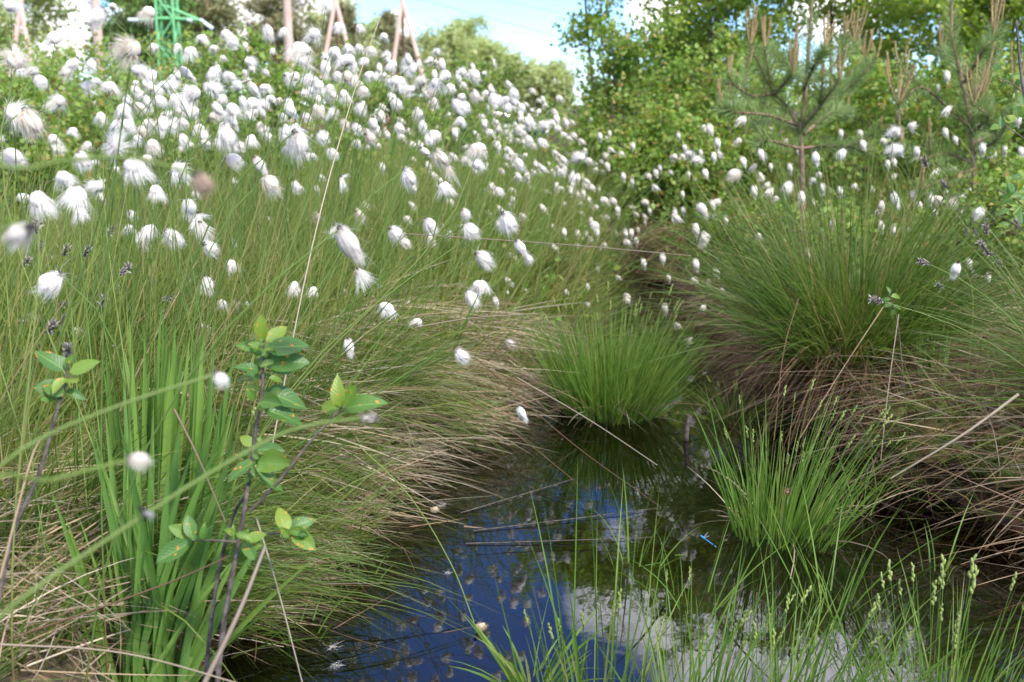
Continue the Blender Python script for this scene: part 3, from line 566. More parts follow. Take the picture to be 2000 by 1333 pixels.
for k in range(6):
    u, v, a = [(1205, 1092, .3), (1260, 1105, .4), (1318, 1085, .2), (1125, 1067, .1), (1345, 1180, 2.8), (1230, 1080, .5)][k]; mb = MB(); q = .05 if k in (1, 4) else .03
    c = on(u, v, .003); d = np.array([math.cos(a), math.sin(a), 0]); mb.blades(np.zeros((1, 3)), d, q, np.zeros((1, 3)), .006, 5, prof='leaf'); mb.v[0][:, 2] *= .15
    tag(mb.build('floating_leaf', M['sedge'], None, c), ['short blade floating left of the cloud reflection', 'longest blade floating on the cloud reflection', 'green blade floating at the upper edge of the cloud reflection', 'tiny leaf sliver floating on blue water', 'dark blade floating low in the cloud reflection', 'thin blade floating beside the longest floating blade'][k], 'leaf')

# ------------------------------------------------------------------ cotton grass heads
def fibers(mb, th0, th1, n, R, lift, wdt, free, seed_axis, el, dirz=np.array([0, 0, -1.]), seg=5, spreadn=.15, c=np.zeros(3)):
    """silky hairs that run over an ellipsoid (pole = -axis, the base) and end free"""
    a = nrm(np.asarray(seed_axis, float)); b = nrm(np.cross(a, [.2, 1, .1])); c2 = np.cross(a, b)
    ph = RNG.random(n) * 6.283; s0 = RNG.uniform(th0[0], th0[1], n); s1 = RNG.uniform(th1[0], th1[1], n); tt = np.linspace(0, 1, seg + 1)
    th = s0[:, None] + (s1 - s0)[:, None] * tt; php = ph[:, None] + RNG.normal(0, spreadn, n)[:, None] * tt
    k = 1.01 + lift * RNG.uniform(.2, 1.6, n)[:, None] * tt ** 2
    V = c + R * k[..., None] * (-np.cos(th)[..., None] * el * a + np.sin(th)[..., None] * (np.cos(php)[..., None] * b + np.sin(php)[..., None] * c2))
    fr = free * RNG.uniform(0, 1.6, n)[:, None] * tt ** 3
    V = V + R * fr[..., None] * (dirz + .35 * RNG.normal(size=(n, 1, 3)))
    T = nrm(np.gradient(V, axis=1)); out_ = nrm(V - (c)); sd_ = nrm(np.cross(T, out_))
    hw = (wdt * R * (1 - .75 * tt))[None, :, None] * sd_ * .5
    W_ = np.stack([V - hw, V + hw], 2); i = np.arange(n)[:, None] * (seg + 1) * 2 + np.arange(seg)[None] * 2
    mb.add(W_, np.stack([i, i + 1, i + 3, i + 2], -1), RNG.random(n)[:, None, None], tt[None, :, None])
def core(mb, c, R, a, el, n=18, rg=10, amp=.06):
    a = nrm(np.asarray(a, float)); b = nrm(np.cross(a, [.2, 1, .1])); c2 = np.cross(a, b)
    th = np.linspace(.1, math.pi - .1, rg + 1)[:, None, None]; ph = np.linspace(0, 2 * math.pi, n, endpoint=False)[None, :, None]
    k = 1 + amp * np.repeat(RNG.normal(size=(1, n, 1)), rg + 1, 0) + .03 * RNG.normal(size=(rg + 1, n, 1))
    V = c + R * k * (-np.cos(th) * el * a + np.sin(th) * (np.cos(ph) * b + np.sin(ph) * c2))
    i = np.arange(rg)[:, None] * n; j = np.arange(n)[None]; j2 = (j + 1) % n
    mb.add(V, np.stack([i + j, i + j2, i + n + j2, i + n + j], -1), RNG.random((1, n)), .5)
AX = {'R': np.array([.72, 0, -.62]), 'L': np.array([-.72, 0, -.62]), 'C': np.array([.25, 0, -1.]), 'M': np.array([.2, 0, -1.])}
def head(kind, lod):
    """unit head (about 2 across) of silky locks; base of the tuft at the origin for R, L, C, M; at the centre for D, P"""
    mb = MB(); nl, nh = {0: (30, 30), 1: (22, 12), 2: (12, 6)}[lod]; wd = {0: .032, 1: .06, 2: .13}[lod]; sg = {0: 6, 1: 4, 2: 3}[lod]; cn, rg = {0: (16, 9), 1: (10, 6), 2: (7, 4)}[lod]
    j = RNG.normal(0, .15, 3); up = np.array([0, 0, 1.])
    if kind in 'RLCM': a = nrm(AX[kind] + j)
    if kind in 'RL':
        d = nrm(a * .55 + RNG.normal(0, .75, (nl, 3)) + up * .15); d = d + a * np.maximum(0, -(d @ a))[:, None]; b_ = a * .75 - up * .35 - d * .35; L = RNG.uniform(.75, 1.2, nl); cc, cr, el = a * .8, .5, 1.25
    elif kind == 'C':
        d = nrm(a * .8 + RNG.normal(0, .5, (nl, 3))); lat = d - a * (d @ a)[:, None]; b_ = a * .75 - lat * .85; L = RNG.uniform(.95, 1.2, nl); cc, cr, el = a * .85, .52, 1.5
    elif kind == 'D':
        az = np.arange(nl) * 2.4; e_ = RNG.uniform(-.1, 1.25, nl); d = unit(az, e_); b_ = np.array([.1, 0, -.95]) + j * .6 + np.zeros((nl, 3)) - d * .1; L = RNG.uniform(.75, 1.1, nl) * (1 + .15 * np.sin(e_)); cc, cr, el = np.array([.02, 0, .02]), .56, .8; a = -up
    elif kind == 'P':
        d = nrm(RNG.normal(size=(nl, 3)) + up * .35); b_ = np.array([.3, .05, -.3]) + j * 1.6 + np.zeros((nl, 3)); L = RNG.uniform(.6, 1.1, nl); cc, cr, el = np.array([.05, 0, 0]), .5, .95; a = up
    else:
        nl = nl // 3; d = nrm(a + RNG.normal(0, .4, (nl, 3))); b_ = np.array([.12, 0, -.4]) + RNG.normal(0, .25, (nl, 3)); L = RNG.uniform(.8, 1.6, nl); cc, cr, el = a * .45, .25, 1.6
    core(mb, cc, cr, a, el, cn, rg, .1); lk = np.repeat(np.arange(nl), nh); n = len(lk); jit = .075 if kind != 'P' else .14
    D = d[lk] + RNG.normal(0, jit, (n, 3)); D = D / np.linalg.norm(d[lk], axis=1)[:, None]; k = np.linalg.norm(D, axis=1)
    Lh = L[lk] * RNG.uniform(.7, 1.12, n); base = RNG.normal(0, .1, (n, 3)) + (cc * .15)
    mb.blades(base, D, Lh * k, (b_[lk] + RNG.normal(0, .1, (n, 3))) / k[:, None], wd * RNG.uniform(.6, 1.3, n), sg, np.clip(RNG.random(nl)[lk] + RNG.normal(0, .2, n), 0, 1), prof='hair')
    if lod == 0:                                               # loose wisps
        m_ = 14; dd = nrm(d[RNG.integers(0, nl, m_)] + RNG.normal(0, .5, (m_, 3))); mb.blades(np.zeros((m_, 3)), dd, RNG.uniform(.9, 1.5, m_), RNG.normal(0, .35, (m_, 3)) + np.array([.2, 0, -.4]), wd * .5, 7, .9, prof='hair')
    return mb
HM = {}; HB = {}
for k in 'RLCDPM':
    for lod in (0, 1):
        HM[k, lod] = [head(k, lod).mesh('tuft', M['cotton'], True) for _ in range(4 if lod == 0 else 3)]
    HB[k] = [head(k, 2) for _ in range(4)]
HM['X', 0] = [head(k, 0).mesh('tuft', M['cream'], True) for k in 'RM']; HM['N', 0] = [head('R', 0).mesh('tuft', M['browncotton'], True)]
def calyx_mb(seed):
    mb = MB(); n = 26; k = np.arange(n); a = k * 2.4; z = -.12 + .4 * k / n
    mb.blob((0, 0, .02), (.22, .15, .15), seg=7, rings=5)
    D = np.stack([np.cos(a) * .8, np.sin(a) * .8, np.full(n, .7)], -1); P = np.stack([np.cos(a) * .1, np.sin(a) * .1, z - .1], -1)
    mb.blades(P, D, .3, np.array([0, 0, .2]), .13, 3); return mb
CAL = calyx_mb(1).mesh('calyx', M['calyx'])
CALB = calyx_mb(2)
def withered_mb():
    mb = MB(); n = 70; k = np.arange(n); a = k * 2.4 + RNG.normal(0, .3, n); z = 1.7 * k / n; r = .3 * np.sin(math.pi * (.12 + .8 * k / n))
    mb.blob((0, 0, .85), (.8, .22, .22), seg=8, rings=6, rnd=.1)
    P = np.stack([np.cos(a) * r * .8, np.sin(a) * r * .8, z], -1); D = np.stack([np.cos(a) * .9, np.sin(a) * .9, np.full(n, .9)], -1) + RNG.normal(0, .25, (n, 3))
    mb.blades(P, D, RNG.uniform(.3, .62, n), RNG.normal(0, .25, (n, 3)), .2, 3, RNG.beta(1.5, 1.2, n)); return mb
WIT = [withered_mb().mesh('withered_spikelet', M['wither']) for _ in range(4)]

T1 = "60,35,110,P 630,35,60,D 545,110,110,L 830,70,105,D 305,215,120,D 735,275,160,P 90,335,150,P 120,395,60,D 185,400,80,P 230,470,90,R 405,360,80,L 365,405,80,L 500,365,75,L 860,265,65,D 765,395,90,P 990,265,65,D 1060,290,90,D 1125,215,80,D 1195,270,60,D 1260,195,80,D 1305,240,65,R 1390,215,40,C 1370,260,40,C 1505,170,70,R 1585,180,75,D 1520,285,50,D 1245,325,55,D 1385,345,80,P 1675,275,140,D 1690,340,90,P 1755,190,90,P 1815,30,70,D 1895,150,80,D 475,485,80,P 535,455,65,D 610,485,120,D 810,475,45,C 840,447,30,C 775,525,65,D 870,520,70,R 930,480,90,P 970,440,70,D 1195,400,85,D 1365,405,45,P 1385,450,50,P 335,565,110,P 75,640,150,P 195,670,140,R 565,655,75,D 690,620,130,D 710,710,100,R 640,700,80,L 410,730,70,D 890,585,80,R 985,560,115,D 1085,520,115,P 1180,490,100,P 1330,480,80,P 525,575,35,C 295,775,70,D 320,835,75,P 490,810,60,D 640,815,155,P 770,780,80,D 850,810,90,D 480,890,100,R 530,905,60,D 75,900,125,R -10,780,60,P 360,995,130,D 425,1090,150,D 450,1190,100,D 750,930,150,D 820,890,80,D 555,1040,110,P 570,1110,50,C 985,950,110,P 650,945,50,D 870,1065,100,D 215,1120,150,D 130,1100,80,D 1100,1090,60,R 1075,1150,90,R 1120,1245,90,M 1045,1225,60,M 740,1210,70,R 720,1275,70,D 780,1180,45,D 820,1290,90,D 960,1315,90,D 1295,745,110,R 1140,820,70,R 980,690,60,M 1100,680,50,M 1415,580,110,D 1300,610,100,D 1290,660,80,P 1305,920,100,R 1525,1035,110,R 1310,1020,40,C 1665,1035,60,R 1770,1065,45,C 1700,790,140,R 1810,770,80,R 1765,610,80,D 1715,660,60,R 1575,650,60,D 1605,590,50,D 1480,490,80,D 1510,550,60,D 1910,1030,70,M 1800,1000,50,R 1860,860,70,R 1680,1060,50,R 1510,1240,45,C 1770,1215,60,R 1890,1300,90,P 1140,755,60,P 1065,810,50,D 1400,780,80,D 1325,830,60,D 1215,800,60,P 1010,830,50,D 1240,700,55,P 1080,620,70,D 940,640,60,P 1450,700,60,D 1500,760,60,R 1600,740,70,R 1650,710,60,D 1850,640,60,D 1930,690,60,R 1390,640,60,D 1560,560,60,D 1640,430,80,D 1720,440,80,P 1780,480,90,D 1840,490,70,D 1920,530,80,D 1700,520,60,P"
T2 = "105,30,60,D 185,150,80,D 295,155,60,D 40,190,80,P 430,205,60,D 545,245,55,R 10,280,50,D 150,290,80,D 230,270,80,D 290,270,60,D 355,295,65,R 320,340,70,D 215,340,110,D 225,430,100,D 390,250,30,M 450,310,60,P 40,450,70,D 130,490,100,P 205,540,80,D 315,525,70,R 400,625,60,D 505,578,65,R 625,630,60,R 720,295,60,P 690,335,55,P 720,350,50,P 640,455,90,P 770,420,90,D 870,405,70,P 925,380,40,C 945,420,80,R 985,410,40,P 1045,355,45,M 345,420,70,D 400,420,60,P 475,360,70,D 560,360,70,R 510,460,110,D 580,500,80,P 690,520,60,P 720,465,90,P 800,490,70,D 1025,480,40,D 1130,470,50,R 945,530,60,R 995,520,50,P 1045,560,70,R 1105,560,70,P 1160,520,60,R 1260,512,45,R 1385,455,30,M 1410,552,45,R 1200,610,60,R 1115,605,60,R 1010,607,32,C 1330,585,40,P 1380,625,40,R 1435,620,50,R 720,570,60,R 840,600,80,R 860,540,60,D 890,590,60,R 790,640,40,P 855,675,80,D 1250,675,60,R 1200,670,50,R 1055,690,50,R 1180,730,60,R 1260,715,45,R 1330,705,60,P 1370,690,50,R 1400,720,45,R 1445,675,40,R 1490,760,50,R 710,755,90,D 525,717,70,R 655,705,65,R 530,770,55,R 390,730,50,C 360,780,80,R 445,755,40,C 95,770,80,R 755,880,100,R 950,830,120,D 945,920,90,P 580,985,95,R 790,975,80,M 770,1050,110,D 600,1060,45,C 800,1130,50,R 320,1055,45,C 85,995,45,R 60,1065,45,C 300,1205,70,R 330,1150,50,R 60,1215,60,R 560,1225,50,R 590,1145,50,R 695,1260,90,R 500,1310,90,R 650,1210,35,C 755,1255,45,R 890,1195,60,R 1015,1190,45,R 1135,1235,110,R 1075,1260,60,R 1205,1215,50,R 930,1295,110,R 805,1310,60,P 1075,1075,60,R 1180,915,60,R 1185,985,55,R 1230,990,50,C 1265,970,45,R 1315,950,55,R 1435,890,55,R 1385,860,45,R 1315,800,60,R 1240,790,60,R 1135,860,55,P 1420,965,60,P 1490,995,60,R 1525,880,80,P 1560,1020,50,R 1610,920,35,R 1645,905,35,R 1695,840,40,R 1730,980,40,C 1765,990,40,C 1905,985,40,R 1945,1055,45,R 1590,1050,50,R 1660,1120,50,R 1710,1125,50,R 1770,1140,45,R 1730,1175,40,C 1860,1175,40,C 1545,1085,40,R 1615,1160,40,R 1320,1160,50,R 1435,1145,35,C 1420,1235,35,R 1340,1205,35,C 1510,1310,40,C 1560,1315,40,C 1605,1270,60,R 1585,1240,40,C 1780,1310,45,C 1810,1305,40,C 1435,1300,40,C 1295,1295,30,C 1885,1245,25,C 1845,1285,25,C 1260,1100,50,R 1390,1065,35,C 1100,1110,40,R 1080,1165,50,R 1130,1155,40,C"
T3 = "470,675,55,R 245,725,50,C 290,710,45,L 212,710,40,P 410,787,50,P 75,765,40,C 105,828,35,C 130,860,60,P 170,895,60,P 50,875,45,P 95,875,40,P 235,880,50,C 270,880,45,C 297,860,40,P 430,905,45,C 530,865,50,C 555,880,40,C 530,935,50,R 448,990,65,R 570,1003,40,R 605,1040,45,R 625,1080,55,R 615,1110,50,D 730,1047,60,R 760,1105,55,C 750,1150,45,C 672,1110,30,C 695,942,45,C 835,890,60,C 855,975,42,D 900,815,40,C 1027,865,60,R 700,795,40,R 742,850,30,C 1278,740,75,P 1278,835,70,P 1365,705,55,P 1240,925,45,C 1272,910,40,C 1268,945,35,D 1272,1115,58,C 1220,1190,45,R 1570,430,50,C 1520,495,35,C 1500,580,40,C 1615,615,55,R 1578,785,50,C 1640,838,28,C 1770,835,55,C 1895,845,45,C 1760,880,50,R 1870,865,50,R 1965,672,55,C 1720,950,58,C 1550,965,55,R 1585,965,40,C 1695,990,50,R 1930,1015,50,D 1735,1070,50,R 1520,1115,60,D 1590,1130,60,L 1645,1105,60,P 1650,1150,50,D 1740,1190,60,L 1790,1150,60,P 1500,1190,42,C 1850,1235,60,R 1915,1215,40,C 1675,1255,35,C 1645,1258,30,C 1450,1260,48,C 1920,1130,35,R 865,1200,55,C 545,1208,45,D 640,1205,25,C 340,1237,42,C 190,1175,60,C 260,1145,42,C 98,1182,38,C 60,1225,55,R 55,1195,45,C 170,1285,55,C 215,1325,50,C 520,1320,55,D 65,963,35,C 160,995,30,C 118,997,25,C 430,940,30,M 345,975,30,C 115,945,25,C 95,1090,35,C 55,1085,30,C"
T4 = "15,95,35,C 80,180,55,D 290,200,50,D 515,205,40,D 280,350,150,L 965,95,95,R 845,40,80,D 800,100,80,R 720,35,60,R 1185,165,105,R 1130,60,90,M 1290,240,85,D 1315,130,55,M 1920,130,135,C 1775,195,30,C 1050,325,60,D 1180,345,90,R 575,345,50,R 650,370,60,R 590,440,70,D 1640,365,85,D 1610,295,45,C 1745,385,75,D 1935,400,55,R 1985,310,60,M 1240,465,75,D 1310,475,60,M 1380,465,30,C 435,610,80,D 170,535,70,D 640,695,45,D 1720,715,40,R 1955,705,75,C 1140,610,70,M 1235,1265,50,C 1415,650,50,D 960,190,40,D 900,460,35,D"
T5 = "360,75,75,R 415,125,70,R 555,25,90,R 610,15,50,R 660,80,65,D 550,95,65,R 795,65,105,R 525,205,40,C 75,400,50,R 650,245,25,C 150,320,90,M 245,395,35,D 300,480,100,D 415,455,65,D 470,560,75,D 845,220,105,R 825,360,130,D 785,425,90,R 910,455,55,C 725,760,95,R 985,690,60,R 1045,1080,70,C 1035,160,75,C 1005,195,50,R 1097,215,65,R 1147,255,40,C 1135,150,45,R 1180,130,40,C 1240,140,50,R 1150,60,40,R 1290,70,40,R 1370,140,45,R 1370,80,45,R 1415,80,50,R 1440,110,40,C 1450,20,70,P 1475,65,45,C 1515,130,45,P 1640,85,50,P 1665,75,45,C 1645,120,50,R 1695,112,38,C 1735,237,45,C 1842,208,50,C 1565,243,35,C 1480,272,35,C 1595,317,35,R 1422,367,35,C 1305,400,35,C 1330,400,35,C 1645,372,22,C 1645,420,45,R 1645,445,45,R 1425,465,35,R 1875,318,38,C 1855,490,50,C 1925,587,45,R 1985,665,45,L 1050,308,30,C 985,332,55,R 1110,275,35,R 1075,388,35,R 975,400,25,C 940,25,70,R 1005,15,75,R 890,110,35,C 1230,35,35,C 1700,48,22,C 1790,37,25,C 1580,65,30,C 1745,10,25,C"
T6 = "170,48,55,C 215,105,60,L 520,87,55,C 320,152,30,C 228,158,25,C 170,245,55,C 280,293,52,C 20,318,40,C 295,217,35,C 340,222,35,C 765,345,45,R 320,390,38,C 205,480,42,L 1575,122,30,L 1650,165,52,D 1285,165,40,R 1635,275,65,C 1722,300,45,C 1805,327,55,C 1380,517,45,C 1860,125,30,C 1765,275,20,C"
WT = ["1455,915,60,-.5 1560,1035,50,-.6 1790,1290,60,-.3 1735,1305,40,-.2 1965,1255,55,-.4 1680,1300,40,.2 1990,990,30,0", "365,170,70,.6 480,175,70,.7 220,150,60,.5 140,235,70,.8 205,40,80,.1 610,65,60,.5 335,325,55,.7 690,280,80,.7 345,462,60,1.3 565,460,70,.4 930,430,60,1.5 900,515,55,1.2 120,565,60,.9 280,600,90,.7 350,555,60,.6 710,605,50,1.4 380,740,85,.05 130,130,40,.4 470,1020,40,-1 1530,150,25,0", "1450,230,65,-1.2 1535,360,50,-1. 1600,215,45,-.3 1775,140,60,-.6 1810,180,60,-1 1865,235,50,-.9 1590,458,45,-1.2 1185,440,70,-1.3 1735,70,45,-.6 1680,60,40,-.5 1940,410,40,-.3 1875,312,35,-1 1615,405,40,-1.1 1925,110,35,0 1950,215,40,-.8 1745,480,25,-1"]
heads = []
for T_, ox, oy in ((T1, 0, 0), (T2, 600, 0), (T3, 1300, 0), (T4, 0, 433), (T5, 650, 433), (T6, 1300, 433)):
    for e_ in T_.split():
        a_, b_, s__, k_ = e_.split(','); u, v = ox + float(a_) * .35, oy + float(b_) * .35
        if any(abs(u - h[0]) < 5 and abs(v - h[1]) < 5 for h in heads): continue
        heads.append((u, v, float(s__) * .35, k_))
rs = random.Random(5)
def dens(u, v):                                        # extra heads of the thick drift behind
    top = np.interp(u, [250, 450, 620, 850, 1000, 1150, 1300], [150, 130, 110, 120, 170, 230, 300]); bot = np.interp(u, [250, 500, 800, 1000, 1200, 1300], [260, 330, 340, 400, 430, 420])
    return top < v < bot
while len(heads) < 860:
    u = rs.uniform(250, 1300) if rs.random() < .6 else rs.uniform(950, 1400); v = rs.uniform(110, 430)
    if dens(u, v): heads.append((u, v, np.interp(u, [250, 900, 1300], [24, 18, 11]) * rs.uniform(.7, 1.15), rs.choice('RRDPC' if u < 900 else 'RRCP')))
nr = 0
while nr < 75:                                         # more small closed heads over the right bank
    u = rs.uniform(1330, 1995); v = rs.uniform(235, 585)
    if any(abs(u - h[0]) < 9 and abs(v - h[1]) < 9 for h in heads) or (v > 470 and u < 1700 and rs.random() < .6): continue
    nr += 1; heads.append((u, v, rs.uniform(12, 19), rs.choice('CCCRD')))
heads.sort(key=lambda h: -h[2])
SZ = {'P': .041, 'D': .039, 'R': .038, 'L': .038, 'C': .033, 'M': .036}
APP = {'P': (.25, 0, 1), 'D': (.2, 0, 1), 'R': (.75, 0, .45), 'L': (-.75, 0, .45), 'C': (.55, 0, .3), 'M': (.3, 0, .9)}
def zone(u, v):
    if u > 1400: return ('around the young pines' if v < 330 else 'around the large right tussock' if u < 1700 else 'by the right edge')
    if v < 330: return ('at the upper left', 'in the thick drift below the poles', 'where the drift thins out')[0 if u < 480 else 1 if u < 940 else 2]
    return ('above the sword leaves', 'above the straw bank', 'around the creek bend')[0 if u < 500 else 1 if u < 1010 else 2]
KW = {'P': 'wind-blown fluffy', 'D': 'drooping dome-shaped', 'R': 'right-swept silky', 'L': 'left-swept silky', 'C': 'closed egg-shaped', 'M': 'straggly wet'}
def place(u, v, px, k):
    d = F * SZ[k] * rs.uniform(.92, 1.08) / px
    for _ in range(200):
        p = at(u, v, d)
        g_ = float(H(p[0], p[1])); g_ = max(g_, .1)
        if p[2] < g_ + (.1 if u > 800 else .16): d *= .97
        elif p[2] > 1.24: d *= .97
        else: break
    return p, d, px * d / F
def root_of(p, u, v, k):
    h = p[2] - .15; lean = -.18 if u > 520 else rs.uniform(-.2, .12)
    if u > 1400: lean = .22 if k != 'L' else .3
    if k == 'L' and u < 600: lean = .25
    x = p[0] + (lean + rs.uniform(-.12, .12)) * max(h, .25); y = p[1] + rs.uniform(-.1, .14) * max(h, .2)
    right = (u > 1330 and v < 640 and p[0] > float(xl(p[1])) + .15) or u > 1400
    if .6 < y < 6.35:
        x = max(x, float(xr(y)) + .06) if right else min(x, float(xl(y)) - .05)
    return np.array([x, y, float(H(x, y)) - .01])
def stemcurve(p0, p3, app, n=9):
    L = np.linalg.norm(p3 - p0); app = nrm(np.asarray(app, float))
    p1 = p0 + np.array([(p3 - p0)[0] * .15, 0, L * .5]); p2 = p3 - app * L * .28
    t = np.linspace(0, 1, n)[:, None]; return (1 - t) ** 3 * p0 + 3 * (1 - t) ** 2 * t * p1 + 3 * (1 - t) * t * t * p2 + t ** 3 * p3
SPECIAL = {(930, 559): 'largest hanging white head over the straw bank, long silky hairs', (946, 510): 'white head just above and behind the largest hanging one', (672, 478): 'big egg-shaped white head with loose wisps above it, at the centre left',
           (98, 555): 'broad fluffy white head with a grey spikelet across it, at the left', (904, 699): 'lone white head over the straw with a dark base at its left', (1016, 811): 'small white head hanging just above the pond edge',
           (1300, 604): 'pointed white head hanging over the dark creek', (755, 601): 'shaggy dome head hanging over dry grass left of the straw', (684, 680): 'small shaggy head at the end of a level brown stalk',
           (1747, 259): 'upper of two round puffs one above the other on the right bank', (1747, 292): 'lower of two round puffs one above the other on the right bank', (262, 325): 'large white shaggy head, middle of the left drift', (149, 381): 'large egg-like white head drooping at the left', (75, 392): 'wide parted white head low in the left drift',
           (26, 224): 'very large wind-blown puff at the left edge', (257, 96): 'wide wind-torn puff standing clear near the top left', (190, 38): 'small white head blown left in front of the bare pole', (290, 24): 'ragged dome head beside the green pylon', (106, 75): 'jellyfish-like drooping head near the top left', (586, 96): 'big ragged dome head in front of the second bare pole',
           (996, 679): 'small white head at the right end of the straw bank', (1745, 390): 'lone twisted white head on the dark tussock', (1872, 529): 'pointed white head between grey withered ones at the right'}
groups = {}
rest = MB(); rest_st = MB(); nth = 0
for (u, v, px, k) in heads:
    p, d, size = place(u, v, px, k); R = size * (.7 if k == 'C' else .6 if u < 1250 else .66); vi = rs.random()
    o0 = p - AX[k] * R * .95 if k in AX else p
    pr = root_of(p, u, v, k); base = o0 + (np.array([0, 0, -.25 * R]) if k in 'DP' else 0)
    app = np.array(APP[k]) + np.array([rs.uniform(-.2, .2), rs.uniform(-.3, .3), 0])
    if u > 1400 and k in 'RC': app[0] = -abs(app[0])
    C = stemcurve(pr, base, app); sr = .0014 if d < 3 else .0016
    rot = rs.uniform(-.7, .7) + (math.pi if (k == 'R' and u > 1400) else 0); sc = R * rs.uniform(.96, 1.08)
    if k in 'DP': rot = rs.random() * 6.28
    if nth < 300:
        nth += 1; th = thing('cotton_grass_stalk', pr, None, 'cotton grass'); mb = MB(); mb.tubes(C - pr, np.linspace(sr * 1.2, sr * .7, len(C))[None], 3 if d > 2 else 4); mb.build('stem', M['stem'], th, smooth=True)
        h = put('tuft', rs.choice(HM[k, 0 if px > 17 else 1]), th, o0 - pr); h.scale = (sc * rs.uniform(.8, 1.15), sc * rs.uniform(.85, 1.1), sc * rs.uniform(.82, 1.2)); h.rotation_euler = (rs.uniform(-.3, .3), rs.uniform(-.35, .35), rot if k not in 'RLCM' else rs.uniform(-.5, .5) + (math.pi if (k == 'R' and u > 1400) else 0))
        c_ = put('calyx', CAL, th, base - pr); c_.scale = (R * .75,) * 3; c_.rotation_euler = Vector(tuple(C[-1] - C[-2])).to_track_quat('Z', 'Y').to_euler()
        best = min(SPECIAL, key=lambda q: abs(q[0] - u) + abs(q[1] - v)) if SPECIAL else None
        if best and abs(best[0] - u) + abs(best[1] - v) < 12: th['label'] = SPECIAL.pop(best)
        else: groups.setdefault((zone(u, v), k), []).append((u, v, px, th))
    else:
        if rs.random() < .1: continue
        a_ = rot; Mz = np.array([[math.cos(a_), -math.sin(a_), 0], [math.sin(a_), math.cos(a_), 0], [0, 0, 1]]) if k not in 'RLCM' else np.eye(3)
        if k == 'R' and u > 1400: Mz = np.diag([-1., 1, 1])
        rest.merge(rs.choice(HB[k]), Mz, o0, sc); rest_st.tubes(C, sr, 3)
for (z_, k), L in groups.items():
    gname = f'{KW[k]} cotton grass heads {z_}'
    if len(L) >= 5:
        for key, word in ((lambda q: q[0], 'leftmost'), (lambda q: -q[0], 'rightmost'), (lambda q: q[1], 'topmost'), (lambda q: -q[1], 'lowest'), (lambda q: -q[2], 'largest')):
            q = min((x for x in L if not x[3].get('label')), key=key, default=None)
            if q is None: continue
            nb = {'leftmost': 'leftmost of the', 'rightmost': 'rightmost of the', 'topmost': 'topmost of the', 'lowest': 'lowest of the', 'largest': 'largest of the'}[word]
            q[3]['label'] = f'{nb} {KW[k]} white heads {z_}'; q[3]['group'] = gname
    left = [q for q in L if not q[3].get('label')]
    if len(left) <= 3:
        for q, nb in zip(sorted(left, key=lambda q: q[0]), [[''], ['left', 'right'], ['left', 'middle', 'right']][max(0, len(left) - 1)]):
            q[3]['label'] = f'{KW[k]} white head {z_}' + (f', the {nb} one of {len(left)}' if nb else ''); q[3]['group'] = gname
    else:
        for q in left: q[3]['label'] = f'{KW[k]} white head among others {z_}'; q[3]['group'] = gname
tag(rest.build('cotton_grass_heads', M['cotton'], smooth=True), 'countless small white cotton grass heads in the distant drift', 'cotton grass', kind='stuff')
tag(rest_st.build('cotton_grass_stems', M['stem']), 'thin green stalks of the distant cotton grass drift', 'cotton grass', kind='stuff')
# withered grey spikelets
for wi, (T_, ox, oy) in enumerate(zip(WT, (1300, 0, 1300), (0, 433, 433))):
    for e_ in T_.split():
        a_, b_, s__, an = [float(q) for q in e_.split(',')]; u, v, px = ox + a_ * .35, oy + b_ * .35, s__ * .35
        d = F * .026 / max(px, 13); p = at(u, v, d)
        while p[2] < max(float(H(p[0], p[1])), .1) + .1: d *= .97; p = at(u, v, d)
        size = px * d / F; dr = np.array([math.sin(an), rs.uniform(-.3, .3), math.cos(an)]); o0 = p - nrm(dr) * size * .4
        pr = np.array([p[0] + (.5 * (p[2] - .1) if ox else rs.uniform(-.3, .02) * p[2]), p[1] + rs.uniform(-.1, .1), 0])
        if ox: pr[0] = max(pr[0], float(xr(pr[1])) + .08)
        pr[2] = float(H(pr[0], pr[1])) - .01
        th = thing('withered_stalk', pr, None, 'withered cotton grass', 'grey withered cotton grass heads ' + ('at the right edge' if ox else 'at the left'))
        C = stemcurve(pr, o0, dr); mb = MB(); mb.tubes(C - pr, np.linspace(.0013, .0009, len(C))[None], 3); mb.build('stem', M['stem'], th)
        h = put('withered_spikelet', rs.choice(WIT), th, o0 - pr); h.scale = (size * .62,) * 3; h.rotation_euler = Vector(tuple(nrm(dr))).to_track_quat('Z', 'Y').to_euler()
        th['label'] = {(509, 320): 'topmost grey withered head on the right, before the pine', (415, 587): 'grey withered head with pale frayed scales, lowest left of the right group', (133, 692): 'tall dark withered spikelet over the small left buckthorn', (242, 531): 'brownish split withered head left of the sword leaves', (325, 583): 'dark withered spikelet lying level beside the sword leaves'}.get((int(u - (1300 if ox else 0)), int(v)), None)
        if not th['label'] if 'label' in th else True: th['label'] = f'grey frayed withered head on the arching stalks near the right edge' if ox else 'dark grey withered spikelet among the green blades at the left'

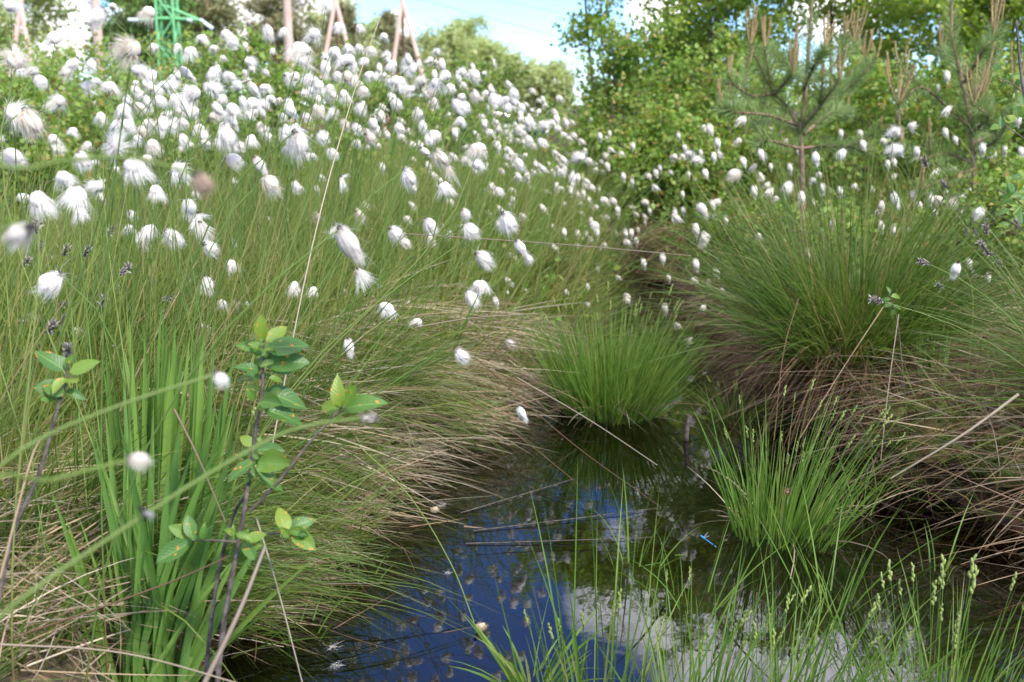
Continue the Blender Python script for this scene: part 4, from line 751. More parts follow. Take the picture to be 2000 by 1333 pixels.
# near, out-of-focus stalks reaching in from the left
def nearstalk(pts, label, hk, hs, hoff, mat='neargreen', hmat=None, r=.0019):
    q0 = at(*pts[0]); fx = q0[0] - (.2 if hk != 'L' else .05); foot = np.array([fx, q0[1] + .12, float(H(fx, q0[1] + .12)) - .01])
    C = spline([foot, (foot + q0) / 2 + np.array([-.04, 0, .06])] + [at(*q) for q in pts], 24); root = C[0].copy(); th = thing('cotton_grass_stalk', root, label, 'cotton grass'); mb = MB(); mb.tubes(C - root, np.linspace(r, r * .7, len(C))[None], 6); mb.build('stem', M[mat], th, smooth=True)
    if hk == 'W': h = put('withered_spikelet', WIT[0], th, C[-1] - root); h.scale = (hs * .6,) * 3; h.rotation_euler = Vector(tuple(C[-1] - C[-2])).to_track_quat('Z', 'Y').to_euler()
    else:
        h = put('tuft', HM[hk, 0][0], th, C[-1] - root); h.scale = (hs,) * 3; h.rotation_euler = (0, hoff, 0)
        c_ = put('calyx', CAL, th, C[-1] - root); c_.scale = (hs * 1.2,) * 3; c_.rotation_euler = Vector(tuple(C[-1] - C[-2])).to_track_quat('Z', 'Y').to_euler()
    return th
nearstalk([(-60, 985, .7), (100, 938, .74), (252, 898, .78)], 'out-of-focus white head with a dark base on a near yellow-green stalk, lower left', 'R', .0095, -.45)
nearstalk([(-60, 1010, .8), (40, 880, .84), (240, 790, .88), (420, 732, .92)], 'blurred pointed white head on a near green stalk before the buckthorn', 'R', .0085, .15)
nearstalk([(-60, 1260, .72), (280, 1008, .8), (508, 868, .88), (610, 830, .9), (702, 818, .93)], 'long near green stalk ending in a dark withered head beside the buckthorn', 'W', .017, 0)
nearstalk([(-120, 420, .72), (60, 330, .74), (215, 308, .75), (300, 318, .75), (382, 342, .75)], 'blurred brown drooping head on a near stalk in the left drift', 'N', .010, .1)
nearstalk([(-90, 640, .8), (-40, 500, .8), (20, 440, .8), (55, 445, .8)], 'blurred pale head hanging at the left edge', 'L', .0125, .1)

# floating heads and fluff on the pond
for k, (u, v, s__, lab, sx) in enumerate([(842, 1000, .02, 'cream seed head floating at the left pond edge under dry straw', 0), (931, 1230, .022, 'cream seed head floating on open water at the tip of a bent stalk', 0)]):
    c = on(u, v, .004); th = thing('floating_seed_head', c, lab, 'cotton grass'); h = put('tuft', HM['X', 0][0], th, (0, 0, .006)); h.scale = (.013, .013, .008); h.rotation_euler = (0, -.55, .6)
    c_ = put('calyx', CAL, th, (-.003, .004, .014)); c_.scale = (.011,) * 3
stalk('bent_stalk', [(700, 870, 2.1), (800, 970, 2.0), (880, 1100, 1.86), (926, 1216, 1.8)], .0016, .0011, 'neargreen', 'long green stalk bending down to the floating cream seed head', 'stalk')
for (u, v, lab, s__) in [(865, 985, 'white hair tuft caught at the floating straw by the left bank', .022), (875, 1120, 'tiny white fluff floating among the head reflections', .012), (650, 1265, 'white fluff strands on the shallow water at the bottom left', .022), (655, 1300, 'lower white fluff strands on the shallow water at the bottom left', .02)]:
    mb = MB(); n = 40; d = nrm(RNG.normal(size=(n, 3)) * [1, 1, .2] + [0, 0, .1]); mb.blades(RNG.normal(0, .25, (n, 3)) * s__ * [1, 1, .05], d, RNG.uniform(.3, .9, n) * s__ * .8, RNG.normal(0, .7, (n, 3)) * [1, 1, .4], .0005, 5, prof='hair'); tag(mb.build('cotton_fluff', M['cotton'], None, on(u, v, .004)), lab, 'cotton fluff')

# ------------------------------------------------------------------ buckthorn saplings
def leafmesh(cv, fold, wd, tw):
    nw, nl = 4, 9; V = []; UVs = []; Qs = []
    for i in range(nl + 1):
        q = i / nl; hw = wd * math.sin(math.pi * min(q ** .85, 1)) ** .8 if 0 < q < 1 else .004
        for j in range(nw + 1):
            a = j / nw * 2 - 1; V.append((q - .12 * abs(cv) * q * q, a * hw + tw * .06 * math.sin(2.5 * q), fold * abs(a) * hw * 2 - cv * q * q + .014 * math.sin(8 * math.pi * q + 2 * a) * abs(a) + tw * a * hw * q)); UVs.append((q, j / nw))
    for i in range(nl):
        for j in range(nw): k = i * (nw + 1) + j; Qs.append((k, k + nw + 1, k + nw + 2, k + 1))
    me = bpy.data.meshes.new('leaf'); me.from_pydata(V, [], Qs); uvl = me.uv_layers.new(name='UVMap')
    for lp in me.loops: uvl.data[lp.index].uv = UVs[lp.vertex_index]
    for p_ in me.polygons: p_.use_smooth = True
    me.materials.append(M['sapleaf']); return me
LEAVES = [leafmesh(.22, .12, .29, .3), leafmesh(.42, .22, .26, -.4), leafmesh(-.08, .3, .3, .2), leafmesh(.1, .05, .33, -.2), leafmesh(.6, .15, .28, .5)]
def add_leaf(th, root, u0, v0, u1, v1, d, tilt=None, dd=0.):
    """leaf from its stalk end (u0, v0) to its tip (u1, v1)"""
    a = at(u0, v0, d); b_ = at(u1, v1, d + dd); ax = b_ - a; L = np.linalg.norm(ax); x = Vector(tuple(ax / L))
    up = Vector((random.uniform(-.4, .4), -.75 if tilt is None else tilt, .75)); zax = (up - up.dot(x) * x).normalized(); yax = zax.cross(x)
    o = put('leaf', random.choice(LEAVES), th, a - root); from mathutils import Matrix
    o.rotation_euler = Matrix((x, yax, zax)).transposed().to_euler(); o.scale = (L * .9, L * random.uniform(.7, .92), L * .9)
D1 = 1.5
root = at(418, 1585, D1)
th = thing('buckthorn_sapling', root, 'leafy buckthorn sapling with orange rust spots standing before the pond', 'sapling')
def tube_px(name, pts, r0, r1, mat, th, root, d=None):
    C = spline([at(q[0], q[1], q[2] if len(q) > 2 else d) for q in pts], 16); mb = MB(); mb.tubes(C - root, np.linspace(r0, r1, len(C))[None], 7); return mb.build(name, M[mat], th, smooth=True)
tube_px('stem', [(418, 1585), (425, 1335), (440, 1200), (462, 1080), (483, 960), (500, 840), (512, 770), (515, 665)], .0048, .0018, 'bark', th, root, D1)
tube_px('stem', [(385, 1560, D1 + .03), (405, 1290, D1 + .05), (425, 1130, D1 + .05), (455, 1010, D1 + .04), (485, 960, D1)], .0036, .0024, 'bark', th, root)
tube_px('branch', [(486, 1000), (540, 945), (600, 870), (640, 825), (668, 795)], .0026, .0014, 'twig', th, root, D1 + .03)
tube_px('branch', [(470, 1060), (420, 1056), (375, 1056)], .002, .0012, 'twig', th, root, D1)
tube_px('branch', [(470, 1052), (510, 1045), (560, 1040), (575, 1035)], .002, .0012, 'twig', th, root, D1)
for q in [(515, 665, 505, 612), (520, 668, 565, 632), (512, 690, 455, 660), (520, 680, 612, 670), (515, 690, 545, 700), (522, 690, 575, 735), (510, 700, 480, 740), (520, 715, 612, 697), (510, 735, 455, 738), (525, 738, 560, 742), (505, 725, 470, 705), (520, 700, 508, 655),
          (515, 765, 612, 785), (520, 780, 550, 760), (515, 800, 610, 820), (510, 785, 560, 795), (505, 760, 470, 750),
          (495, 880, 462, 890), (500, 880, 560, 875), (498, 900, 430, 940), (503, 905, 580, 912), (500, 915, 545, 930), (495, 870, 465, 850), (505, 890, 545, 860), (498, 925, 470, 945), (505, 930, 565, 955), (500, 880, 490, 850),
          (375, 1052, 365, 1000), (372, 1058, 298, 1105), (375, 1048, 325, 1025), (385, 1050, 425, 1022), (395, 1052, 400, 1030), (470, 1060, 455, 1020), (475, 1055, 452, 1130), (475, 1060, 500, 1095), (478, 1055, 525, 1040), (470, 1060, 470, 1095),
          (560, 1040, 545, 980), (565, 1038, 610, 1005), (570, 1042, 620, 1072), (555, 1038, 530, 1020), (575, 1035, 605, 1030),
          (668, 795, 648, 740), (672, 795, 700, 745), (675, 798, 748, 770), (668, 795, 655, 760), (665, 800, 620, 790), (672, 805, 700, 800)]:
    add_leaf(th, root, *q, D1 + random.uniform(-.03, .03) + (.03 if q[0] > 640 else 0), dd=random.uniform(-.03, .02))
for k in range(42):
    u, v = random.choice([(515, 690), (512, 730), (508, 770), (500, 810), (500, 890), (502, 920), (470, 1055), (575, 1035), (385, 1052)]); a = random.uniform(-.5, 3.6); l = random.uniform(22, 44); u += random.uniform(-12, 12); v += random.uniform(-14, 14)
    add_leaf(th, root, u, v, u + l * math.cos(a), v - l * .75 * math.sin(a), D1 + random.uniform(-.04, .04), dd=random.uniform(-.02, .02))
for k in range(16):
    mb = MB(); u, v = random.choice([(500, 800), (498, 790), (510, 810), (500, 925), (505, 915)]); c = at(u + random.uniform(-14, 14), v + random.uniform(-12, 12), D1 - .005); mb.blob((0, 0, 0), (.0032, .0026, .0026), seg=6, rings=4); mb.build('flower_bud', M['spike'], th, c - root, smooth=True)
D2 = 1.45; root = at(-32, 1340, D2)
th = thing('buckthorn_sapling', root, 'slender buckthorn sapling with few leaves at the left edge', 'sapling')
tube_px('stem', [(-32, 1340), (20, 1060), (75, 930), (112, 800), (125, 760), (132, 710)], .0034, .0016, 'bark', th, root, D2)
for q in [(128, 725, 62, 675), (132, 715, 112, 690), (135, 728, 200, 700), (130, 740, 95, 760), (125, 760, 58, 755), (118, 772, 75, 780), (128, 765, 165, 770), (122, 775, 80, 730), (130, 735, 150, 745), (128, 722, 150, 690)]: add_leaf(th, root, *q, D2 + random.uniform(-.02, .02), dd=random.uniform(-.03, .02))
D3 = 2.9; root = at(1765, 755, D3)
th = thing('birch_seedling', root, 'tiny birch seedling with light green leaves on the right bank', 'seedling')
tube_px('stem', [(1765, 755), (1755, 640), (1745, 600), (1735, 570)], .0015, .001, 'twig', th, root, D3)
for q in [(1738, 575, 1735, 556), (1740, 580, 1765, 575), (1740, 585, 1718, 582), (1745, 598, 1768, 603), (1748, 605, 1738, 622), (1742, 592, 1725, 600)]: add_leaf(th, root, *q, D3)
# birch branch hanging in at the right edge
D4 = 1.9; root = at(2100, 1010, D4)
th = thing('birch_sapling', root, 'birch sapling with round green leaves half cut by the right picture edge', 'sapling')
tube_px('stem', [(2100, 1010), (2080, 700), (2050, 480), (2020, 300), (1995, 150), (1985, 40)], .005, .002, 'bark', th, root, D4)
for k in range(60):
    u, v = random.uniform(1935, 2040), random.choice([random.uniform(120, 260), random.uniform(330, 440)]); a = random.uniform(-.6, 3.6); l = random.uniform(20, 34)
    add_leaf(th, root, u, v, u + l * math.cos(a), v + l * math.sin(a), D4 + random.uniform(-.12, .15))
for v in (150, 240, 370, 420): tube_px('twig', [(2030, v + 60), (1985, v + 20), (1945, v)], .0013, .0008, 'twig', th, root, D4)

# ------------------------------------------------------------------ young pines with upright candles
def young_pine(root, label, limbs, trunk, seed):
    rr = random.Random(seed); th = thing('young_pine', root, label, 'pine'); nd = MB()
    def needles(C, dens=17, L=.06, t0=.1):
        seg = np.linalg.norm(np.diff(C, axis=0), axis=1); n = int(seg.sum() * 100 * dens); q = t0 + (1 - t0) * RNG.random(n); f = q * (len(C) - 1); i = np.minimum(f.astype(int), len(C) - 2); fr = (f - i)[:, None]
        P = C[i] * (1 - fr) + C[i + 1] * fr; T = nrm(C[i + 1] - C[i]); r = nrm(np.cross(T, RNG.normal(size=(n, 3)))); D = T * .75 + r
        nd.blades(P, D, RNG.uniform(.6, 1.1, n) * L, np.array([0, 0, .12]), .0018, 2)
    def candle(p, L, tilt):
        c = np.stack([p, p + np.array([tilt[0] * L * .45, tilt[1] * L * .45, L * .5]), p + np.array([tilt[0] * L * .7, tilt[1] * L * .7, L])]); C = spline(c, 8); mb = MB()
        rad = .0037 * (1 - .25 * np.linspace(0, 1, len(C))); mb.tubes(C - p, rad[None], 6); n = int(L * 900); q = RNG.random(n) * (len(C) - 1.01); i = q.astype(int); P = C[i] + (C[i + 1] - C[i]) * (q - i)[:, None] - p
        a = RNG.random(n) * 6.283; D = np.stack([np.cos(a), np.sin(a), np.full(n, 1.6)], -1); mb.blades(P + D * [.003, .003, 0], D, .008, np.zeros(3), .0018, 1); mb.build('candle', M['candle'], th, p - root, smooth=True)
    C = spline(trunk, 12); mb = MB(); mb.tubes(C - root, np.linspace(.013, .005, len(C))[None], 8); mb.build('trunk', M['pinebark'], th, smooth=True); needles(C[len(C) // 3:], 15, .06, 0)
    for (pts, nc, CL) in limbs:
        C = spline(pts, 10); mb = MB(); mb.tubes(C - root, np.linspace(.0075, .0035, len(C))[None], 6); mb.build('branch', M['pinebark'], th, smooth=True); needles(C)
        if rr.random() < .8:                                   # side twig
            k = len(C) // 2; d = C[-1] - C[k]; e = C[k] + np.array([d[0] * .5 + rr.uniform(-.08, .08), rr.uniform(-.15, .15), abs(d[2]) * .6 + .06]); Cs = spline([C[k], (C[k] + e) / 2 + [0, 0, -.01], e], 6); mb = MB(); mb.tubes(Cs - root, np.linspace(.0045, .003, len(Cs))[None], 5); mb.build('branch', M['pinebark'], th, smooth=True); needles(Cs, t0=.1)
            for q in range(rr.randint(2, 3)): candle(Cs[-1], rr.uniform(.45, .8) * CL, (rr.uniform(-.35, .35), rr.uniform(-.3, .3)))
        for q in range(nc): candle(C[-1], rr.uniform(.55, 1.1) * CL, ((q - (nc - 1) / 2) * .16 + rr.uniform(-.08, .08), rr.uniform(-.25, .25)))
    for o in list(nd.v): o -= root
    nd.build('needles', M['needle'], th); return th, needles
A = lambda u, v, dd=0.: at(u, v, 4.4 + dd)
root = A(1568, 565)
limbs = [([A(1556, 245), A(1535, 205), A(1510, 180), A(1490, 140, -.05), A(1465, 90, -.1)], 5, .17), ([A(1512, 183), A(1470, 188, -.1), A(1440, 170, -.2), A(1424, 155, -.2)], 3, .11), ([A(1512, 185), A(1530, 165, -.1), A(1548, 145, -.15)], 5, .15),
         ([A(1575, 168), A(1610, 145, .1), A(1650, 105, .15), A(1668, 88, .2)], 6, .18), ([A(1578, 170), A(1555, 140, .25), A(1528, 120, .3), A(1495, 92, .35)], 4, .14), ([A(1567, 250), A(1600, 210, -.1), A(1640, 155, -.2)], 4, .13), ([A(1570, 240), A(1620, 190, .2), A(1660, 170, .3), A(1690, 120, .4)], 5, .17),
         ([A(1556, 245), A(1500, 225, -.2), A(1440, 220, -.3), A(1405, 208, -.3)], 3, .1), ([A(1568, 290), A(1620, 285, 0), A(1665, 290, 0), A(1700, 300, .1)], 1, .08), ([A(1570, 262), A(1620, 222, .1), A(1650, 222, .2), A(1655, 225, .3)], 2, .12),
         ([A(1565, 262), A(1520, 232, .3), A(1480, 235, .5), A(1460, 200, .6)], 2, .12), ([A(1560, 290), A(1500, 275, -.2), A(1480, 285, -.2)], 1, .06), ([A(1570, 175), A(1590, 130, -.25), A(1612, 100, -.3)], 4, .14)]
young_pine(root, 'young pine with forked trunk and upright tan candles on the right bank', limbs, [A(1568, 565), A(1567, 345), A(1565, 290), A(1562, 250), A(1573, 200), A(1577, 120), A(1583, 40), A(1592, -80)], 3)
A = lambda u, v, dd=0.: at(u, v, 4.2 + dd)
root = A(1908, 570)
limbs = [([A(1895, 250), A(1850, 210, 0), A(1800, 170, -.1), A(1755, 205, -.15)], 7, .2), ([A(1895, 260), A(1930, 230, -.1), A(1902, 205, -.2)], 5, .22), ([A(1890, 200), A(1930, 130, .1), A(1955, 50, .1)], 1, .2), ([A(1900, 300), A(1950, 270, -.1), A(1985, 200, -.2)], 5, .22), ([A(1885, 150), A(1860, 120, .2), A(1838, 100, .3)], 4, .15),
         ([A(1900, 320), A(1850, 300, 0), A(1800, 310, -.1), A(1760, 290, -.1)], 4, .12), ([A(1900, 280), A(1960, 250, .2), A(2010, 180, .3)], 4, .2), ([A(1885, 160), A(1920, 100, -.2), A(1940, 75, -.2)], 3, .2), ([A(1903, 330), A(1860, 345, -.1), A(1800, 370, -.2)], 2, .1)]
young_pine(root, 'second young pine nearer the right edge, its candles in tall clusters', limbs, [A(1908, 570), A(1905, 420), A(1900, 300), A(1892, 220), A(1870, 120), A(1858, 60), A(1862, -90)], 4)

# ------------------------------------------------------------------ leafy shrubs and trees
def leafy_tree(name, loc, label, cat, h, r, nleaf, ls, mat, bark, group=None, seed=0, limb=26, bottom=.12, tw=.02, shape=1., multi=1, flat=0.):
    rr = np.random.default_rng(seed); th = thing(name, loc, label, cat, group); tb = MB(); cs = []
    for s_i in range(multi):
        off = np.array([rr.normal(0, .1) * (multi > 1), rr.normal(0, .1) * (multi > 1), 0]) * h * .5; top = off * 2.4 + np.array([rr.normal(0, .04) * h, rr.normal(0, .04) * h, h * rr.uniform(.85, 1)])
        C = spline([off - [0, 0, .05], off + (top - off) * .4 + rr.normal(0, .02 * h, 3) * [1, 1, 0], top], 10); tb.tubes(C, np.linspace(tw, tw * .15, len(C))[None], 6)
        for k in range(limb // multi):
            q = bottom + (1 - bottom) * rr.random() ** .8; f = q * (len(C) - 1.01); i = int(f); p = C[i] + (C[i + 1] - C[i]) * (f - i); a = rr.random() * 6.283
            Lr = r * (.35 + .65 * math.sin(math.pi * min(1, (1 - q) * shape + .12))) * rr.uniform(.6, 1.15); el = rr.uniform(.1, .7)
            e = p + Lr * np.array([math.cos(a) * math.cos(el), math.sin(a) * math.cos(el), math.sin(el) - flat]); Cl = spline([p, (p + e) / 2 + [0, 0, .06 * Lr], e], 6); tb.tubes(Cl, np.linspace(tw * .3, tw * .06, len(Cl))[None], 4)
            for m_ in range(7):
                g_ = rr.uniform(.25, 1); b_ = Cl[min(len(Cl) - 1, int(g_ * (len(Cl) - 1)))]; e2 = b_ + rr.normal(0, .28, 3) * Lr * [1, 1, .8]; tb.tubes(np.stack([b_, (b_ + e2) / 2, e2]), np.array([[tw * .08, tw * .06, tw * .04]]), 3); cs.append((b_, e2))
    cs = np.array(cs); idx = rr.integers(0, len(cs), nleaf); q = rr.random(nleaf)[:, None] ** .8; P = cs[idx, 0] * (1 - q) + cs[idx, 1] * q + rr.normal(0, 1, (nleaf, 3)) * ls * 1.1
    P = P[P[:, 2] > .02]
    tb.build('trunk', M[bark], th, smooth=True); lf = MB(); lf.leaves(P, rr.uniform(.65, 1.2, len(P)) * ls, asp=.78); lf.build('crown', M[mat], th); return th
def gnd(x, y): return (x, y, float(H(x, y)) - .03)
# birch thicket on the right
BI = [(1.05, 9.6, 3.2, .95), (1.9, 8.9, 3.6, 1.1), (2.9, 9.4, 4.0, 1.2), (3.9, 8.6, 4.0, 1.2), (4.9, 9.2, 4.2, 1.3), (2.4, 11.2, 4.6, 1.4), (4.2, 11.4, 4.8, 1.4), (5.8, 10.6, 4.4, 1.3), (3.4, 7.4, 2.6, .9), (4.4, 7.0, 2.4, .9)]
BL = ['outermost birch of the thicket, against the open sky', 'second birch of the thicket from the sky gap', 'birch in the middle of the thicket left of the young pine', 'birch rising directly behind the young pine', 'birch behind the second young pine', 'taller birch far back in the thicket, left', 'taller birch far back in the thicket, middle', 'birch at the right end of the thicket', 'low bushy birch between the two young pines', 'low bushy birch behind the right picture edge pine']
for k, ((x, y, h, r), lab) in enumerate(zip(BI, BL)):
    leafy_tree('birch_tree', gnd(x, y), lab, 'birch', h, r, 22000 if k < 5 else 17000, .047, 'birch', 'twig', 'birches of the right thicket', 40 + k, 34, .04, .022, multi=2)
# low shrubs in front of the thicket and behind the drift
SH = [(.75, 7.6, 1.15, .55, 'low shrub before the outermost birch'), (1.5, 7.0, 1.1, .6, 'low shrub left of the pine, behind the white heads'), (2.1, 6.2, .9, .55, 'low reddish-green shrub under the young pine'), (2.9, 5.8, .9, .6, 'low shrub between the young pines'), (3.4, 5.4, .95, .6, 'low shrub at the right edge behind the second pine'),
      (-1.2, 8.6, .9, .7, 'low shrub behind the white drift, right of the second pole'), (-2.1, 7.6, .85, .8, 'green shrub behind the drift under the pylon'), (-3.0, 7.0, .85, .8, 'green shrub behind the drift below the bare pole'), (-3.9, 6.6, .92, .9, 'green shrub at the far left behind the drift'), (-2.5, 5.6, .75, .7, 'nearer low shrub left of the drift'), (-1.6, 6.4, 1.05, .6, 'nearer low shrub in the middle of the drift'), (-3.3, 5.2, .8, .7, 'nearest shrub at the left picture edge'), (-.3, 9.5, 1.0, .7, 'low shrub at the right end of the drift'), (-3.4, 9.2, 1.0, 1.0, 'taller shrub behind the left shrubs')]
SH += [(1.25, 4.08, .42, .3, 'knee-high leafy shrub at the foot of the forked pine'), (1.8, 3.9, .45, .3, 'knee-high leafy shrub between the two pine trunks'), (2.25, 4.5, .5, .36, 'knee-high leafy shrub right of the second pine trunk'), (1.05, 5.0, .42, .34, 'knee-high leafy shrub on the right bank above the creek bend'), (2.05, 3.75, .4, .3, 'small leafy shrub behind the withered heads at the right edge'), (.95, 6.6, .6, .45, 'leafy shrub at the end of the creek')]
for k, (x, y, h, r, lab) in enumerate(SH):
    leafy_tree('shrub', gnd(x, y), lab, 'shrub', h, r, 8000 if r > .36 else 2200, .036 if y > 5.2 else .026, 'shrubleaf', 'twig', 'shrubs around the bog', 80 + k, 30, .02, .012, multi=3)
# trees beyond
FT = [(-15.2, 34, 6.5, 2.6, 'farleaf', 'leafy green tree at the upper left corner, left of the bare pole'), (-12.4, 36, 6.8, 2.6, 'midleaf', 'leafy green tree directly behind the bare pole'), (-17.6, 37, 7.4, 2.8, 'midleaf', 'leafy green tree cut by the left picture edge'), (-13.9, 46, 8.0, 2.6, 'midleaf', 'tall leafy green tree far behind the bare pole'),
      (-9.0, 57, 5.6, 2.6, 'farleaf', 'pale birch left of the A-shaped poles'), (-8.0, 62, 6.0, 2.6, 'farleaf', 'pale birch between the two A-shaped poles'), (-4.4, 60, 5.0, 2.2, 'farleaf', 'pale birch right of the right A-shaped pole'), (-1.2, 62, 4.3, 2.0, 'farleaf', 'pale birch at the right end of the far treeline'), (.3, 66, 3.7, 2.0, 'farleaf', 'lowest pale birch beside the sky gap'), (-3.0, 70, 5.8, 2.6, 'farleaf', 'tallest pale birch in the far treeline'), (1.9, 60, 2.6, 2.0, 'farleaf', 'pale birch at the foot of the birch thicket')]
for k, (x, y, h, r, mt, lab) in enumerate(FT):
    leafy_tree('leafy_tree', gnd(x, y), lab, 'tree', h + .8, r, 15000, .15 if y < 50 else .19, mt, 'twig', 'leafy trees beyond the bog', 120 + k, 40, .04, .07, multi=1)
def far_pine(x, y, h, r, label, seed):
    rr = np.random.default_rng(seed); th = thing('pine_tree', gnd(x, y), label, 'pine', 'tall pines beyond the drift'); mb = MB(); C = np.array([[0, 0, 0], [.05, 0, h * .5], [.1, 0, h]]); mb.tubes(spline(C, 8), np.linspace(.16, .03, 9)[None], 6); mb.build('trunk', M['wood2'], th, smooth=True)
    lf = MB()
    for k in range(64):
        q = .3 + .7 * rr.random(); a = rr.random() * 6.28; L = r * (1.05 - q) * 1.5 * rr.uniform(.5, 1.1); n = 110; t_ = rr.random(n)[:, None] ** .6
        P = np.array([.1 * q, 0, h * q]) + t_ * L * np.array([math.cos(a), math.sin(a), .15]) + rr.normal(0, .13, (n, 3)); lf.leaves(P, .2, asp=.35)
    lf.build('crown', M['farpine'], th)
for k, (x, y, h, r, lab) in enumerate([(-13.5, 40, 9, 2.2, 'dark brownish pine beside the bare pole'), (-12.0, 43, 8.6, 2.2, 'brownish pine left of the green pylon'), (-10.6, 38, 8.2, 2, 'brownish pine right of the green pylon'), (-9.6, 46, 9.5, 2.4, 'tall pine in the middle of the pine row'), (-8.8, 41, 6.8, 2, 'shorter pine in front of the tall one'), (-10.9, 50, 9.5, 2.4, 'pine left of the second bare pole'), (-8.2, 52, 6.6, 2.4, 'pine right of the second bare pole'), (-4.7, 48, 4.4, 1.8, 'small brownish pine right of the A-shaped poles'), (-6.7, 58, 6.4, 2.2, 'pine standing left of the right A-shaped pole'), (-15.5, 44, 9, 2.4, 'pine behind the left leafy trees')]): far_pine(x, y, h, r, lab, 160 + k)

# ------------------------------------------------------------------ poles, pylon, wires, car
def poleline(u, v0, v1, d, r, label):
    b_ = at(u, v1, d); t_ = at(u - 2, v0, d); gz = float(H(b_[0], b_[1])); foot = np.array([b_[0] - (.02), b_[1], gz - .1]); top = np.array([t_[0], b_[1], t_[2] + 1.2]); mb = MB(); C = np.stack([foot, (foot + top) / 2, top]); mb.tubes(C - foot, np.array([[r * 1.1, r, r * .9]]), 10)
    th = thing('wooden_pole', foot, label, 'pole'); mb.build('shaft', M['wood'], th, smooth=True); mb = MB(); mb.blob((top - foot) + [0, 0, .0], (.06, r * 1.05, r * 1.05), seg=10, rings=4); mb.build('cap', M['wood2'], th, smooth=True)
poleline(198, 0, 130, 26, .115, 'bare brown wooden pole before the left trees')
poleline(568, 0, 130, 30, .125, 'bare brown wooden pole rising from the white drift')
def aframe(ua, va, ul, ur, vb, d, label, mid=True, r=.085):
    ap = at(ua, va, d); L_, R2 = at(ul, vb, d), at(ur, vb, d); gl = float(H(ap[0], ap[1])) - .1
    ext = lambda q: ap + (q - ap) * ((gl - ap[2]) / (q[2] - ap[2])); fl, fr_ = ext(L_), ext(R2); c = np.array([ap[0], ap[1], gl]); th = thing('pole_frame', c, label, 'power pole', 'A-shaped wooden power poles')
    for f_ in (fl, fr_):
        mb = MB(); dirn = nrm(ap - f_); mb.tubes(np.stack([f_ - c, (f_ + ap) / 2 - c, ap + dirn * .5 - c]), np.array([[r * 1.15, r, r * .9]]), 8); mb.build('leg', M['wood'], th, smooth=True)
    if mid: mb = MB(); mb.tubes(np.stack([[0, .2, 0], (ap - c) * .5 + [0, .2, 0], ap - c + [0, .2, .3]]), r * .7, 8); mb.build('centre_post', M['wood2'], th, smooth=True)
    k = .62; a_, b2 = ap + (fl - ap) * k - c, ap + (fr_ - ap) * k - c; mb = MB(); mb.bars([a_ + [0, -.1, 0]], [b2 + [0, -.1, 0]], .05); mb.build('crossbar', M['insul'], th)
aframe(655, 0, 628, 694, 150, 38, 'left one of two A-shaped wooden poles against the sky')
aframe(785, 0, 767, 822, 135, 40, 'right one of two A-shaped wooden poles, standing clear against the sky')
aframe(40, 10, 22, 62, 140, 22, 'A-shaped wooden poles half hidden behind puffs at the left edge', mid=False, r=.06)
d = 31; b0 = at(334, 140, d); gz_ = float(H(b0[0], b0[1])); base = np.array([b0[0], b0[1], gz_]); th = thing('lattice_pylon', base, 'bright green lattice pylon with a crossarm behind the drift', 'pylon')
hw = .25; ht = at(334, 0, d)[2] - gz_ + 1.5; mb = MB()
for sx in (-1, 1):
    for sy in (-1, 1): mb.bars([(sx * hw * 1.15, sy * hw * 1.15, 0)], [(sx * hw * .9, sy * hw * .9, ht)], .04)
mb.build('mast_legs', M['pylon'], th); mb = MB(); k = 9
for q in range(k):
    z0, z1 = ht * q / k, ht * (q + 1) / k; s0 = 1 if q % 2 else -1
    for (a_, b2) in (((-1, -1), (1, -1)), ((-1, 1), (1, 1)), ((-1, -1), (-1, 1)), ((1, -1), (1, 1))): mb.bars([(a_[0] * hw, a_[1] * hw, z0 if s0 > 0 else z1)], [(b2[0] * hw, b2[1] * hw, z1 if s0 > 0 else z0)], .025); mb.bars([(a_[0] * hw, a_[1] * hw, z1)], [(b2[0] * hw, b2[1] * hw, z1)], .02)
mb.build('bracing', M['pylon'], th); za = at(334, 42, d)[2] - gz_; xa = at(270, 42, d)[0] - base[0]; xb = at(420, 52, d)[0] - base[0]; mb = MB()
for sy in (-.2, .2): mb.bars([(xa * .8, sy, za)], [(0, sy, za + .05)], .045); mb.bars([(0, sy, za + .05)], [(xb * .75, sy, za)], .045); mb.bars([(0, sy, za + .4)], [(xb * .75, sy, za)], .03); mb.bars([(0, sy, za + .4)], [(xa * .8, sy, za)], .03)
mb.build('crossarm', M['pylon'], th)
for (x0, x1, dz) in ((xa * .8, xa * 1.1, 0.), (xb * .5, xb * .62, -.02), (xb * .78, xb * 1.05, -.25)): mb = MB(); mb.bars([(x0, -.2, za)], [(x1, -.2, za + dz)], .055, 8); mb.build('insulator', M['insul'], th, smooth=True)
for k, (ua, va, ub, vb) in enumerate([(785, -10, 1500, 150), (785, -40, 1400, 60), (655, -30, 785, -25)]):
    C = spline([at(ua, va, 40), (at(ua, va, 40) + at(ub, vb, 70)) / 2 + [0, 0, -.4], at(ub, vb, 70)], 14); mb = MB(); mb.tubes(C - C[0], .012, 5); tag(mb.build('power_line', M['wire'], None, C[0]), ['lower thin cable crossing the open sky', 'upper thin cable crossing the open sky', 'short cable between the two A-shaped poles'][k], 'cable')
cx, cyy = at(968, 216, 44)[:2]; gz_ = float(H(cx, cyy)); th = thing('parked_car', (cx, cyy, gz_), 'dark blue car mostly hidden behind the far end of the drift', 'car')
def loft(name, secs, mat, smooth=False):
    mb = MB(); P = np.array(secs, float); n, m_, _ = P.shape; i = np.arange(n - 1)[:, None] * m_; j = np.arange(m_)[None]; j2 = (j + 1) % m_; mb.add(P, np.stack([i + j, i + j2, i + m_ + j2, i + m_ + j], -1), .5, .5); return mb.build(name, M[mat], th, smooth=smooth)
